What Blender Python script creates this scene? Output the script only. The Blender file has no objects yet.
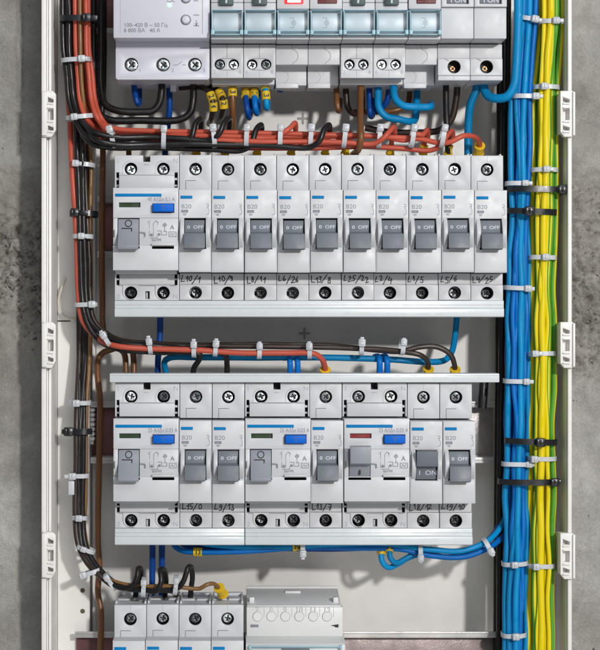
import bpy, bmesh, math, random
from mathutils import Vector, Matrix, noise
random.seed(7)
S = 0.00055          # metres per photograph pixel on the plane of the terminal faces
D = 1.1              # camera distance to that plane
CX, CY = 230.0, 325.0
PI = math.pi
sc = bpy.context.scene
col = sc.collection

# ------------------------------------------------------------------ materials
def mat(name, color, rough=0.5, metal=0.0, var=0.04, bump=0.0, bscale=900.0, spec=0.5, emit=None, estr=0, sss=0, objvar=0.0, coat=0, rvar=0.08):
    m = bpy.data.materials.new(name); m.use_nodes = True
    nt = m.node_tree; N = nt.nodes; L = nt.links
    b = N['Principled BSDF']
    b.inputs['Roughness'].default_value = rough
    b.inputs['Metallic'].default_value = metal
    b.inputs['Specular IOR Level'].default_value = spec
    b.inputs['Coat Weight'].default_value = coat
    if sss:
        b.inputs['Subsurface Weight'].default_value = sss
        b.inputs['Subsurface Scale'].default_value = 0.001
        b.inputs['Subsurface Radius'].default_value = (1, 1, 1)
    tc = N.new('ShaderNodeTexCoord')
    oi = N.new('ShaderNodeObjectInfo')
    add = N.new('ShaderNodeVectorMath'); add.operation = 'ADD'
    L.new(tc.outputs['Object'], add.inputs[0]); L.new(oi.outputs['Location'], add.inputs[1])
    n1 = N.new('ShaderNodeTexNoise'); n1.inputs['Scale'].default_value = 60; n1.inputs['Detail'].default_value = 5
    L.new(add.outputs[0], n1.inputs['Vector'])
    mr = N.new('ShaderNodeMapRange'); mr.inputs[1].default_value = 0.3; mr.inputs[2].default_value = 0.7
    mr.inputs[3].default_value = 1 - var; mr.inputs[4].default_value = 1 + var
    L.new(n1.outputs['Fac'], mr.inputs[0])
    mx = N.new('ShaderNodeVectorMath'); mx.operation = 'SCALE'
    mx.inputs[0].default_value = color[:3]
    if objvar:
        mr2 = N.new('ShaderNodeMapRange'); mr2.inputs[3].default_value = 1 - objvar; mr2.inputs[4].default_value = 1 + objvar
        L.new(oi.outputs['Random'], mr2.inputs[0])
        mm = N.new('ShaderNodeMath'); mm.operation = 'MULTIPLY'
        L.new(mr.outputs[0], mm.inputs[0]); L.new(mr2.outputs[0], mm.inputs[1]); L.new(mm.outputs[0], mx.inputs['Scale'])
    else:
        L.new(mr.outputs[0], mx.inputs['Scale'])
    L.new(mx.outputs[0], b.inputs['Base Color'])
    n3 = N.new('ShaderNodeTexNoise'); n3.inputs['Scale'].default_value = 200; n3.inputs['Detail'].default_value = 3
    L.new(add.outputs[0], n3.inputs['Vector'])
    mr3 = N.new('ShaderNodeMapRange'); mr3.inputs[1].default_value = .3; mr3.inputs[2].default_value = .7
    mr3.inputs[3].default_value = max(0.02, rough - rvar); mr3.inputs[4].default_value = min(1, rough + rvar)
    L.new(n3.outputs['Fac'], mr3.inputs[0]); L.new(mr3.outputs[0], b.inputs['Roughness'])
    if bump:
        n2 = N.new('ShaderNodeTexNoise'); n2.inputs['Scale'].default_value = bscale; n2.inputs['Detail'].default_value = 4
        L.new(add.outputs[0], n2.inputs['Vector'])
        bp = N.new('ShaderNodeBump'); bp.inputs['Strength'].default_value = bump; bp.inputs['Distance'].default_value = 0.0003
        L.new(n2.outputs['Fac'], bp.inputs['Height']); L.new(bp.outputs[0], b.inputs['Normal'])
    if emit:
        b.inputs['Emission Color'].default_value = (*emit, 1); b.inputs['Emission Strength'].default_value = estr
    return m

M = {}
M['white'] = mat('device_plastic', (0.575, 0.582, 0.605), 0.45, var=0.045, bump=0.10, bscale=2500, objvar=0.035)
M['relay'] = mat('relay_plastic', (0.60, 0.60, 0.67), 0.42, var=0.02, bump=0.06, bscale=2500)
M['relay2'] = mat('grey_relay_plastic', (0.68, 0.685, 0.68), 0.42, var=0.03, bump=0.1, bscale=2500)
M['bar'] = mat('busbar_plastic', (0.62, 0.66, 0.68), 0.3, var=0.03, bump=0.05)
M['groove'] = mat('groove_line', (0.12, 0.12, 0.13), 0.6)
M['softgroove'] = mat('shallow_joint', (0.36, 0.37, 0.39), 0.6)
M['print'] = mat('grey_print', (0.20, 0.205, 0.23), 0.6)
M['faint'] = mat('faint_print', (0.36, 0.38, 0.45), 0.6)
M['ink'] = mat('marker_ink', (0.012, 0.012, 0.018), 0.35, var=0.2)
M['bluemark'] = mat('blue_mark', (0.001, 0.19, 0.47), 0.6, spec=.12)
M['bluebtn'] = mat('blue_button', (0.001, 0.125, 0.60), 0.5, spec=.15, bump=0.05)
M['toggle'] = mat('grey_toggle', (0.145, 0.163, 0.188), 0.5, var=0.04, bump=0.08, bscale=2500)
M['ltoggle'] = mat('light_grey_toggle', (0.27, 0.29, 0.33), 0.5, var=0.03, bump=0.08, bscale=2500)
M['dtoggle'] = mat('dark_green_grey_toggle', (0.055, 0.085, 0.085), 0.4)
M['tprint'] = mat('white_print', (0.50, 0.54, 0.60), 0.5)
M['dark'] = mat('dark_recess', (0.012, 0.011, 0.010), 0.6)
M['green'] = mat('green_window', (0.022, 0.05, 0.018), 0.3)
M['redwin'] = mat('red_window', (0.26, 0.03, 0.03), 0.25)
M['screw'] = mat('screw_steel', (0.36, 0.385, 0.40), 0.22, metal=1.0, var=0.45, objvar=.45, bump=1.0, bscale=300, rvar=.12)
M['dscrew'] = mat('painted_shade_screw', (0.11, 0.115, 0.12), 0.3, metal=1.0, var=0.3, bump=1.0, bscale=600)  # darker copy of the screw steel, shade of the deep holes put into its colour
M['brass'] = mat('copper_contact', (0.45, 0.24, 0.12), 0.35, metal=1.0, bump=0.5)
M['zinc'] = mat('rail_zinc', (0.52, 0.51, 0.50), 0.36, metal=0.35, var=0.2, bump=0.4, bscale=500)
M['case'] = mat('enclosure_plastic', (0.80, 0.785, 0.76), 0.45, var=0.045, bump=0.12, bscale=900)
M['slot'] = mat('panel_slot', (0.10, 0.085, 0.05), 0.7)
M['mark'] = mat('moulded_mark', (0.36, 0.35, 0.33), 0.6)
M['sheath'] = mat('spiral_sheath', (0.70, 0.70, 0.68), 0.45, sss=.2)
M['cord'] = mat('cream_cord', (0.62, 0.56, 0.47), 0.6)
M['tan'] = mat('tan_blob', (0.62, 0.47, 0.38), 0.6)
M['clip'] = mat('beige_clip', (0.56, 0.52, 0.42), 0.45)
M['tie'] = mat('nylon_tie', (0.54, 0.56, 0.59), 0.33, var=0.04, sss=.35, objvar=.04)
M['btie'] = mat('black_nylon_tie', (0.012, 0.013, 0.016), 0.28, bump=.1)
M['wblack'] = mat('black_insulation', (0.012, 0.0105, 0.011), 0.34, spec=.38, var=.2, bump=.15, bscale=500, rvar=.12)
M['wbrown'] = mat('brown_insulation', (0.17, 0.068, 0.02), 0.38, var=.12, bump=.12, bscale=500)
M['wdbrown'] = mat('dark_brown_insulation', (0.032, 0.019, 0.014), 0.38, var=.15, bump=.12, bscale=500)
M['wgold'] = mat('golden_brown_insulation', (0.20, 0.10, 0.03), 0.38, var=.1, bump=.12, bscale=500)
M['wred'] = mat('red_insulation', (0.50, 0.085, 0.05), 0.42, spec=.35, var=.06, bump=.12, bscale=500, objvar=.06)
M['wblue'] = mat('blue_insulation', (0.001, 0.145, 0.50), 0.45, spec=.25, var=.10, bump=.2, bscale=500, objvar=.22)
M['wlblue'] = mat('light_blue_insulation', (0.001, 0.225, 0.50), 0.45, spec=.25, var=.10, bump=.2, bscale=500, objvar=.22)
M['wdblue'] = mat('dark_blue_insulation', (0.002, 0.06, 0.30), 0.42, spec=.3, var=.06, bump=.12, bscale=500)
M['sleeve'] = mat('yellow_marker_sleeve', (0.74, 0.50, 0.02), 0.42, var=.05)
M['ferrule'] = mat('yellow_ferrule', (0.78, 0.50, 0.015), 0.35, var=.06)
M['covermark'] = mat('cover_edge_blue', (0.32, 0.52, 0.60), 0.4)
M['ledred'] = mat('lit_red_lamp', (0.8, 0.02, 0.03), 0.3, emit=(1.0, 0.03, 0.03), estr=1.1)
M['ledcore'] = mat('lamp_core', (1, 0.75, 0.7), 0.3, emit=(1.0, 0.72, 0.66), estr=2.2)
M['ledoff'] = mat('unlit_red_lamp', (0.13, 0.035, 0.035), 0.35, var=.3)
M['ledgreen'] = mat('lit_green_led', (0.3, 0.9, 0.5), 0.3, emit=(0.35, 1.0, 0.55), estr=1.5)

def stripe_mat():      # green and yellow insulation: the stripes run along the wire with a slow twist
    m = bpy.data.materials.new('green_yellow_insulation'); m.use_nodes = True
    N = m.node_tree.nodes; L = m.node_tree.links; b = N['Principled BSDF']
    b.inputs['Roughness'].default_value = .42; b.inputs['Specular IOR Level'].default_value = .3
    uv = N.new('ShaderNodeUVMap'); uv.uv_map = 'UVMap'
    sp = N.new('ShaderNodeSeparateXYZ'); L.new(uv.outputs[0], sp.inputs[0])
    fr = N.new('ShaderNodeMath'); fr.operation = 'FRACT'; L.new(sp.outputs['Y'], fr.inputs[0])
    r = N.new('ShaderNodeValToRGB'); L.new(fr.outputs[0], r.inputs[0])
    e = r.color_ramp.elements; e[0].position = 0; e[0].color = (.77, .61, .004, 1); e[1].position = .66; e[1].color = (.77, .61, .004, 1)
    a = e.new(.69); a.color = (.09, .33, .03, 1); a = e.new(.93); a.color = (.09, .33, .03, 1); a = e.new(.99); a.color = (.77, .61, .004, 1)
    L.new(r.outputs[0], b.inputs['Base Color'])
    return m
M['wgy'] = stripe_mat()

def cover_mat():
    m = bpy.data.materials.new('clear_blue_cover'); m.use_nodes = True
    N = m.node_tree.nodes; L = m.node_tree.links; N.remove(N['Principled BSDF'])
    t = N.new('ShaderNodeBsdfTransparent'); t.inputs[0].default_value = (.945, .978, .992, 1)
    g = N.new('ShaderNodeBsdfGlossy'); g.inputs['Roughness'].default_value = .3
    f = N.new('ShaderNodeFresnel'); f.inputs[0].default_value = 1.45
    x = N.new('ShaderNodeMixShader'); fm = N.new('ShaderNodeMath'); fm.operation = 'MULTIPLY'; fm.inputs[1].default_value = .45; L.new(f.outputs[0], fm.inputs[0]); L.new(fm.outputs[0], x.inputs[0]); L.new(t.outputs[0], x.inputs[1]); L.new(g.outputs[0], x.inputs[2])
    L.new(x.outputs[0], N['Material Output'].inputs[0])
    return m
M['cover'] = cover_mat()

def rail_web_maroon():
    m = mat('rail_web_maroon', (0.17, 0.075, 0.08), 0.42, metal=.35, var=.35, bump=.7, bscale=420)
    return m
M['web_tone'] = rail_web_maroon()
M['web_tone3'] = mat('rail_web_steel', (0.33, 0.31, 0.30), 0.34, metal=.5, var=.3, bump=.3, bscale=900)
M['web_tone2'] = mat('rail_web_grey', (0.22, 0.175, 0.17), 0.42, metal=.35, var=.4, bump=.35, bscale=900)

def concrete():
    m = bpy.data.materials.new('raw_concrete'); m.use_nodes = True
    N = m.node_tree.nodes; L = m.node_tree.links; b = N['Principled BSDF']
    b.inputs['Roughness'].default_value = .85; b.inputs['Specular IOR Level'].default_value = .25
    tc = N.new('ShaderNodeTexCoord')
    def nz(scale, det, rough=.6, vec=None):
        n = N.new('ShaderNodeTexNoise'); n.inputs['Scale'].default_value = scale; n.inputs['Detail'].default_value = det
        n.inputs['Roughness'].default_value = rough; n.noise_dimensions = '3D'; L.new(vec or tc.outputs['Object'], n.inputs['Vector']); return n
    big = nz(14, 8); fine = nz(420, 8, .8); mid = nz(60, 6, .65)
    mp = N.new('ShaderNodeMapping'); mp.inputs['Scale'].default_value = (1, 1, .12)
    L.new(tc.outputs['Object'], mp.inputs[0]); streak = nz(90, 4, .6, mp.outputs[0])
    r = N.new('ShaderNodeValToRGB'); L.new(big.outputs['Fac'], r.inputs[0])
    e = r.color_ramp.elements; e[0].position = .32; e[0].color = (.37, .35, .32, 1); e[1].position = .68; e[1].color = (.68, .665, .63, 1)
    def scale(prev, n, lo, hi, a=.3, c=.7):
        mr = N.new('ShaderNodeMapRange'); mr.inputs[1].default_value = a; mr.inputs[2].default_value = c
        mr.inputs[3].default_value = lo; mr.inputs[4].default_value = hi; L.new(n, mr.inputs[0])
        v = N.new('ShaderNodeVectorMath'); v.operation = 'SCALE'; L.new(prev, v.inputs[0]); L.new(mr.outputs[0], v.inputs['Scale'])
        return v.outputs[0]
    c = scale(r.outputs[0], mid.outputs['Fac'], .80, 1.15)
    c = scale(c, fine.outputs['Fac'], .84, 1.12)
    grain = nz(1500, 3, .7); c = scale(c, grain.outputs['Fac'], .80, 1.14)
    c = scale(c, streak.outputs['Fac'], .93, 1.06)
    vo = N.new('ShaderNodeTexVoronoi'); vo.inputs['Scale'].default_value = 110; vo.inputs['Randomness'].default_value = 1
    dist = nz(300, 2); va = N.new('ShaderNodeVectorMath'); va.operation = 'MULTIPLY_ADD'
    va.inputs[1].default_value = (.004, .004, .004); L.new(dist.outputs['Color'], va.inputs[0]); L.new(tc.outputs['Object'], va.inputs[2])
    L.new(va.outputs[0], vo.inputs['Vector'])
    # pits: small voronoi centres, size varied per cell
    sepc = N.new('ShaderNodeSeparateColor'); L.new(vo.outputs['Color'], sepc.inputs[0])
    th = N.new('ShaderNodeMapRange'); th.inputs[1].default_value = .45; th.inputs[2].default_value = 1; th.inputs[3].default_value = 0; th.inputs[4].default_value = .15
    L.new(sepc.outputs[0], th.inputs[0])
    sub = N.new('ShaderNodeMath'); sub.operation = 'SUBTRACT'; L.new(th.outputs[0], sub.inputs[0]); L.new(vo.outputs['Distance'], sub.inputs[1])
    pit = N.new('ShaderNodeMapRange'); pit.inputs[1].default_value = 0; pit.inputs[2].default_value = .04; L.new(sub.outputs[0], pit.inputs[0])
    c = scale(c, pit.outputs[0], 1, .30, 0, 1)
    # broken band, tinted browner, where the smooth cast face has come away
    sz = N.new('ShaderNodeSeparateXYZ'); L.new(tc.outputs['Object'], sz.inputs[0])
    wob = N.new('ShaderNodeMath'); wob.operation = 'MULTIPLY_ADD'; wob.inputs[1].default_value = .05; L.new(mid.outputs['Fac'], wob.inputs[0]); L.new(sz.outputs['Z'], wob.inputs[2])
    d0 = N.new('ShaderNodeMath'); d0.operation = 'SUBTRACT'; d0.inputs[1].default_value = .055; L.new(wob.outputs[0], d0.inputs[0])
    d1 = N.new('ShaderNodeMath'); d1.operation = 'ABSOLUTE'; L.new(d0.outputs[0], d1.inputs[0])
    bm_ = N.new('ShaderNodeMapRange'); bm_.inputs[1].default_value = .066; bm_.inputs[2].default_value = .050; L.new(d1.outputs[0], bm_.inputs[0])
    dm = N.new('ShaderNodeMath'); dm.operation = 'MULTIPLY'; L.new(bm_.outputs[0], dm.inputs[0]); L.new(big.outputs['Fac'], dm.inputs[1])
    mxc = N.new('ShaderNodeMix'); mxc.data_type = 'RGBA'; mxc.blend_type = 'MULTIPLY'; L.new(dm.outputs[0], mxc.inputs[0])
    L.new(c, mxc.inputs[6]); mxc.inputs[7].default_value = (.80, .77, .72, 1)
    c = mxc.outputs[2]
    L.new(c, b.inputs['Base Color'])
    hs = N.new('ShaderNodeMath'); hs.operation = 'MULTIPLY_ADD'; hs.inputs[1].default_value = -2.2
    L.new(pit.outputs[0], hs.inputs[0])
    g2 = N.new('ShaderNodeMath'); g2.operation = 'MULTIPLY_ADD'; g2.inputs[1].default_value = .35; L.new(grain.outputs['Fac'], g2.inputs[0]); L.new(fine.outputs['Fac'], g2.inputs[2])
    fm = N.new('ShaderNodeMath'); fm.operation = 'ADD'; L.new(g2.outputs[0], fm.inputs[0]); L.new(mid.outputs['Fac'], fm.inputs[1])
    L.new(fm.outputs[0], hs.inputs[2])
    bp = N.new('ShaderNodeBump'); bp.inputs['Strength'].default_value = .9; bp.inputs['Distance'].default_value = .0022
    L.new(hs.outputs[0], bp.inputs['Height']); L.new(bp.outputs[0], b.inputs['Normal'])
    return m
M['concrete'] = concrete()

# ------------------------------------------------------------------ mesh builder
# local frame: x and t in photograph pixels (t runs downwards), y in mm (negative = towards the viewer)
def V(x, y, t): return Vector((x * S, y / 1000.0, -t * S))
_curve_cache = {}
class MB:
    def __init__(s): s.v = []; s.f = []; s.mi = []; s.uv = []; s.mats = []
    def midx(s, m):
        m = M[m] if isinstance(m, str) else m
        if m not in s.mats: s.mats.append(m)
        return s.mats.index(m)
    def raw(s, vs, fs, m, uvs=None):
        o = len(s.v); k = s.midx(m); s.v += [tuple(v) for v in vs]
        for i, f in enumerate(fs):
            s.f.append([a + o for a in f]); s.mi.append(k); s.uv.append(uvs[i] if uvs else None)
    def bm(s, b, m, bev=0.0, seg=2, recalc=True):
        if recalc: bmesh.ops.recalc_face_normals(b, faces=b.faces)
        if bev:
            es = [e for e in b.edges if len(e.link_faces) == 2 and e.calc_face_angle(0) > .5]
            bmesh.ops.bevel(b, geom=es, offset=bev / 1000.0, segments=seg, profile=.5, affect='EDGES', clamp_overlap=True)
        b.verts.index_update()
        s.raw([v.co.copy() for v in b.verts], [[v.index for v in f.verts] for f in b.faces], m); b.free()
    def box(s, x0, x1, t0, t1, y0, y1, m, bev=.25, taper=None):
        b = bmesh.new()
        P_ = []
        for y in (y0, y1):
            g = taper if (taper and y == y0) else 0
            P_.append([b.verts.new(V(x, y, t)) for x, t in ((x0 + g, t0 + g), (x1 - g, t0 + g), (x1 - g, t1 - g), (x0 + g, t1 - g))])
        a, c = P_
        b.faces.new(a); b.faces.new(c[::-1])
        for i in range(4): b.faces.new((a[i], c[i], c[(i + 1) % 4], a[(i + 1) % 4]))
        s.bm(b, m, bev)
    def xprism(s, prof, x0, x1, m, bev=.2):       # prof: (y mm, t px) outline extruded along x
        b = bmesh.new()
        a = [b.verts.new(V(x0, y, t)) for y, t in prof]; c = [b.verts.new(V(x1, y, t)) for y, t in prof]
        b.faces.new(a); b.faces.new(c[::-1]); n = len(prof)
        for i in range(n): b.faces.new((a[i], c[i], c[(i + 1) % n], a[(i + 1) % n]))
        s.bm(b, m, bev)
    def prism(s, outline, holes, y0, y1, m, bev=.25):   # (x, t) outline with holes, extruded from y0 (front) to y1
        cu = bpy.data.curves.new('tmp', 'CURVE'); cu.dimensions = '2D'; cu.fill_mode = 'BOTH'
        cu.extrude = max(1e-6, (y1 - y0) / 2000.0 - bev / 1000); cu.bevel_depth = bev / 1000; cu.bevel_resolution = 1; cu.offset = -bev / 1000
        for loop in [outline] + holes:
            sp = cu.splines.new('POLY'); sp.points.add(len(loop) - 1)
            for p, (x, t) in zip(sp.points, loop): p.co = (x * S, -t * S, 0, 1)
            sp.use_cyclic_u = True
        o = bpy.data.objects.new('tmp', cu)
        me = o.to_mesh()
        yc = (y0 + y1) / 2000.0
        vs = [Vector((v.co.x, yc - v.co.z, v.co.y)) for v in me.vertices]
        b = bmesh.new(); bv = [b.verts.new(v) for v in vs]
        for p in me.polygons:
            try: b.faces.new([bv[i] for i in p.vertices])
            except ValueError: pass
        bmesh.ops.remove_doubles(b, verts=b.verts, dist=1e-7)
        o.to_mesh_clear(); bpy.data.objects.remove(o); bpy.data.curves.remove(cu)
        s.bm(b, m)
    def disc(s, x, t, r, y, m, n=24):
        s.raw([V(x + r * math.cos(2 * PI * i / n), y, t + r * math.sin(2 * PI * i / n)) for i in range(n)], [list(range(n))], m)
    def lathe(s, x, t, prof, m, n=28):            # prof: (r px, y mm) revolved about the axis towards the viewer
        vs = []; fs = []
        for r, y in prof:
            for i in range(n):
                a = 2 * PI * i / n; vs.append(V(x + r * math.cos(a), y, t + r * math.sin(a)))
        for k in range(len(prof) - 1):
            for i in range(n):
                j = (i + 1) % n; fs.append([k * n + i, k * n + j, (k + 1) * n + j, (k + 1) * n + i])
        b = bmesh.new(); bv = [b.verts.new(v) for v in vs]
        for f in fs:
            try: b.faces.new([bv[q] for q in f])
            except ValueError: pass
        s.bm(b, m, recalc=False)
    def text(s, txt, x, t, size, y, m, align='LEFT', rot=0, sx=1.0, bold=0.0):
        cu = bpy.data.curves.new('tmp', 'FONT'); cu.body = txt; cu.size = size * S * 1.38; cu.align_x = align; cu.resolution_u = 3
        if bold: cu.offset = bold * S
        o = bpy.data.objects.new('tmp', cu); me = o.to_mesh()
        c, sn = math.cos(rot), math.sin(rot); vs = []
        for v in me.vertices:
            a, b_ = v.co.x * sx, v.co.y
            vs.append(Vector((x * S + a * c - b_ * sn, y / 1000.0, -t * S + a * sn + b_ * c)))
        s.raw(vs, [list(p.vertices) for p in me.polygons], m)
        o.to_mesh_clear(); bpy.data.objects.remove(o); bpy.data.curves.remove(cu)
    def line(s, pts, w, y, m):                    # flat printed line of width w through (x, t)
        for (a, b_) in zip(pts[:-1], pts[1:]):
            dx, dt = b_[0] - a[0], b_[1] - a[1]; l = math.hypot(dx, dt) or 1; nx, nt_ = -dt / l * w / 2, dx / l * w / 2
            ex, et = dx / l * w * .3, dt / l * w * .3
            y += .0006
            s.raw([V(a[0] + nx - ex, y, a[1] + nt_ - et), V(b_[0] + nx + ex, y, b_[1] + nt_ + et), V(b_[0] - nx + ex, y, b_[1] - nt_ + et), V(a[0] - nx - ex, y, a[1] - nt_ - et)], [[0, 1, 2, 3]], m)
    def rect(s, x0, x1, t0, t1, y, m):
        s.raw([V(x0, y, t0), V(x1, y, t0), V(x1, y, t1), V(x0, y, t1)], [[0, 1, 2, 3]], m)
    def mesh(s, name):
        me = bpy.data.meshes.new(name); me.from_pydata(s.v, [], s.f)
        for m in s.mats: me.materials.append(m)
        me.polygons.foreach_set('material_index', s.mi)
        if any(u for u in s.uv):
            ul = me.uv_layers.new(name='UVMap')
            for p, u in zip(me.polygons, s.uv):
                if u:
                    for li, q in zip(p.loop_indices, u): ul.data[li].uv = q
        me.polygons.foreach_set('use_smooth', [True] * len(me.polygons))
        me.set_sharp_from_angle(angle=math.radians(33))
        me.update(); return me

def ngon(x, t, r, n=28, a0=0): return [(x + r * math.cos(a0 + 2 * PI * i / n), t + r * math.sin(a0 + 2 * PI * i / n)) for i in range(n)]
def rc(x0, x1, t0, t1): return [(x0, t0), (x1, t0), (x1, t1), (x0, t1)]

def link(name, me, parent=None, label=None):
    o = bpy.data.objects.new(name, me); col.objects.link(o)
    if parent: o.parent = parent
    if label: o['label'] = label
    return o
def thing(name, label, cat, x, t, y=0, group=None, me=None):     # x, t in pixels of the reference plane
    o = bpy.data.objects.new(name, me); col.objects.link(o)
    o.location = ((x - CX) * S, y / 1000.0, (CY - t) * S)
    o['label'] = label; o['category'] = cat
    if group: o['group'] = group
    return o
CACHE = {}
def shared(key, fn):
    if key not in CACHE:
        b = MB(); fn(b); CACHE[key] = b.mesh(key)
    return CACHE[key]
def rx(px, Y): return CX + (px - CX) * (D + Y / 1000) / D        # photograph pixel seen at depth Y mm -> reference-plane pixel
def rt(py, Y): return CY + (py - CY) * (D + Y / 1000) / D

# ------------------------------------------------------------------ screws
def pozi(b, r, y, rot, m='screw'):
    h0 = len(b.v)
    pozi_flat(b, r, y, rot, m)
    rm = Matrix.Rotation(math.radians(5 * math.sin(rot * 5 + r)), 3, 'X') @ Matrix.Rotation(math.radians(5 * math.cos(rot * 7 + r)), 3, 'Z')
    c = Vector((0, y / 1000, 0))
    b.v[h0:] = [tuple(rm @ (Vector(v) - c) + c) for v in b.v[h0:]]
def pozi_flat(b, r, y, rot, m='screw'):
    """domed screw head with a cross recess, centre 0,0, front at y"""
    w, l = r * .12, r * .60
    cross = []
    for (a, c) in ((w, w), (w, l), (-w, l), (-w, w), (-l, w), (-l, -w), (-w, -w), (-w, -l), (w, -l), (w, -w), (l, -w), (l, w)):
        cross.append((a * math.cos(rot) - c * math.sin(rot), a * math.sin(rot) + c * math.cos(rot)))
    b.prism(ngon(0, 0, r, 30), [cross], y, y + 1.2, m, .18)
    b.lathe(0, 0, [(r * .98, y + 1.0), (r * .98, y + 2.0)], m)
    b.disc(0, 0, r * .7, y + .95, 'dark')
    for a in (.4, 1.97):      # the small extra ticks of a pozidriv head
        q = rot + a
        b.line([(r * .35 * math.cos(q), r * .35 * math.sin(q)), (r * .8 * math.cos(q), r * .8 * math.sin(q))], .35, y - .03, 'groove')
def screw_top(rot):
    def f(b):
        b.lathe(0, 0, [(6.15, .35), (6.15, 8.2)], 'dark')  # dark cup over the white hole walls stands in for their shade
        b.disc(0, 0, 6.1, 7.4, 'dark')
        pozi(b, 4.9, 3.0, rot)
    return f
def screw_deep(rot):
    def f(b):
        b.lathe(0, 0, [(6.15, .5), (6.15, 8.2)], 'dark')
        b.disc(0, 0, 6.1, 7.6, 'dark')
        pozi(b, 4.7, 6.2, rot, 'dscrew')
        n = 20   # added metal sliver that shapes a wedge of glint inside the hole
        a0 = rot * 1.2 + 1.7; vs = []
        for i in range(n + 1):
            a = a0 + .9 * i / n; vs.append(V(5.9 * math.cos(a), 2.2, 5.9 * math.sin(a)))
        for i in range(n + 1):
            a = a0 + .9 * i / n; q = 3.6; vs.append(V(q * math.cos(a), 4.4, q * math.sin(a)))
        b.raw(vs, [[i, i + 1, n + 2 + i, n + 1 + i] for i in range(n)], 'screw')
    return f
def screw_hole(b):
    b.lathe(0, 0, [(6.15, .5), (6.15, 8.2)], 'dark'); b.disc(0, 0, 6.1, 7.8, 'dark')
    pozi(b, 2.8, 7.4, .5, 'brass')
def screw_small(rot):
    def f(b):
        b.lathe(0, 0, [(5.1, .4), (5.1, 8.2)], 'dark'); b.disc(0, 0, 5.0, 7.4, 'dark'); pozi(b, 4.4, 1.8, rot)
    return f
def screw_bright(rot):
    def f(b):
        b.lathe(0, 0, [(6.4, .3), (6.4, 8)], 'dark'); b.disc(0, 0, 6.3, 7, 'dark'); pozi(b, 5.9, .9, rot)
    return f
ROTS = [.2, .75, 1.15, -.35]
def add_screw(parent, kind, x, t, label=None, y=0):
    k = random.choice(range(4)); fn = {'top': screw_top, 'deep': screw_deep, 'small': screw_small, 'bright': screw_bright}
    me = shared('screw_hole', screw_hole) if kind == 'hole' else shared('screw_%s_%d' % (kind, k), fn[kind](ROTS[k]))
    o = link('terminal_screw', me, parent, label); o.location = V(x, y + (random.uniform(0, .9) if kind in ('top', 'small', 'deep') else 0), t); return o

# ------------------------------------------------------------------ handwriting
GL = {
 'L': [[(.15, 0), (.1, .95), (.6, .9)]],
 '0': [[(.32, .14), (.12, .45), (.2, .88), (.5, .92), (.62, .5), (.5, .16), (.25, .18)]],
 '1': [[(.15, .5), (.42, .12), (.4, 1.0)]],
 '2': [[(.1, .3), (.35, .1), (.55, .35), (.1, .98), (.65, .9)]],
 '3': [[(.1, .12), (.5, .15), (.3, .48), (.55, .7), (.4, .98), (.08, .9)]],
 '4': [[(.2, .1), (.1, .6), (.6, .55)], [(.5, .25), (.45, 1.05)]],
 '5': [[(.6, .1), (.2, .12), (.18, .5), (.55, .6), (.45, .95), (.1, .92)]],
 '6': [[(.5, .08), (.15, .5), (.2, .92), (.5, .92), (.55, .62), (.2, .6)]],
 '7': [[(.1, .15), (.6, .15), (.3, 1.05)], [(.15, .6), (.55, .52)]],
 '8': [[(.5, .18), (.2, .15), (.2, .42), (.5, .6), (.5, .92), (.2, .95), (.18, .65), (.5, .4), (.5, .18)]],
 '9': [[(.5, .2), (.18, .18), (.15, .5), (.5, .5), (.5, .2), (.45, .95), (.15, 1.0)]],
 '/': [[(.75, -.12), (-.05, 1.15)]],
}
def handwriting(txt, x, t, h, y, adv=.62):
    b = MB(); rnd = random.Random(hash(txt) % 1000 if False else sum(map(ord, txt)))
    for ch in txt:
        if ch == ' ': x += h * .3; continue
        jt = rnd.uniform(-.12, .12) * h; js = rnd.uniform(.82, 1.1); sl = rnd.uniform(-.12, .22)
        for st in GL[ch]:
            b.line([(x + (px - sl * (pt - .5)) * h * js * .92 + rnd.uniform(-.22, .22), t + pt * h * js + jt + rnd.uniform(-.22, .22)) for px, pt in st], .98, y, 'ink')
        x += h * adv * (1.15 if ch == '/' else .82 if ch == '1' else 1) * .98
    return b

# ------------------------------------------------------------------ miniature circuit breaker (one module)
W1 = 32.4
def mcb_body(b):
    w = W1
    b.box(.25, w - .25, .3, 145.2, 8, 45, 'white', .3)
    b.prism(rc(.28, w - .28, 0, 35.2), [ngon(w / 2, 14, 6.3)], 0, 8.5, 'white', .25)
    b.prism(rc(.28, w - .28, 129.6, 145), [ngon(w / 2, 137.6, 6.3)], 0, 8.5, 'white', .2)
    b.box(.3, w - .3, 118.2, 129.4, 1.6, 8.5, 'white', .2)
    b.line([(6.4, 35), (6.4, 25.6), (16.5, 25.6)], .55, -.03, 'groove')
    b.line([(w / 2, .5), (w / 2, 7)], .35, -.03, 'softgroove')
def mcb_top_clips(b):      # the moulded saddles of the top edge, one each side of the wire entry
    w = W1
    b.box(1.5, w / 2 - 1, -1.2, .6, 20, 30, 'white', .2); b.box(w / 2 + 1, w - 1.5, -1.2, .6, 20, 30, 'white', .2)
    b.box(.6, 2.6, -2.4, .6, 6, 43, 'white', .2); b.box(w - 2.6, w - .6, -2.4, .6, 6, 43, 'white', .2)
    b.box(.6, w - .6, -2.6, .6, 39, 44, 'white', .2)
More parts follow.
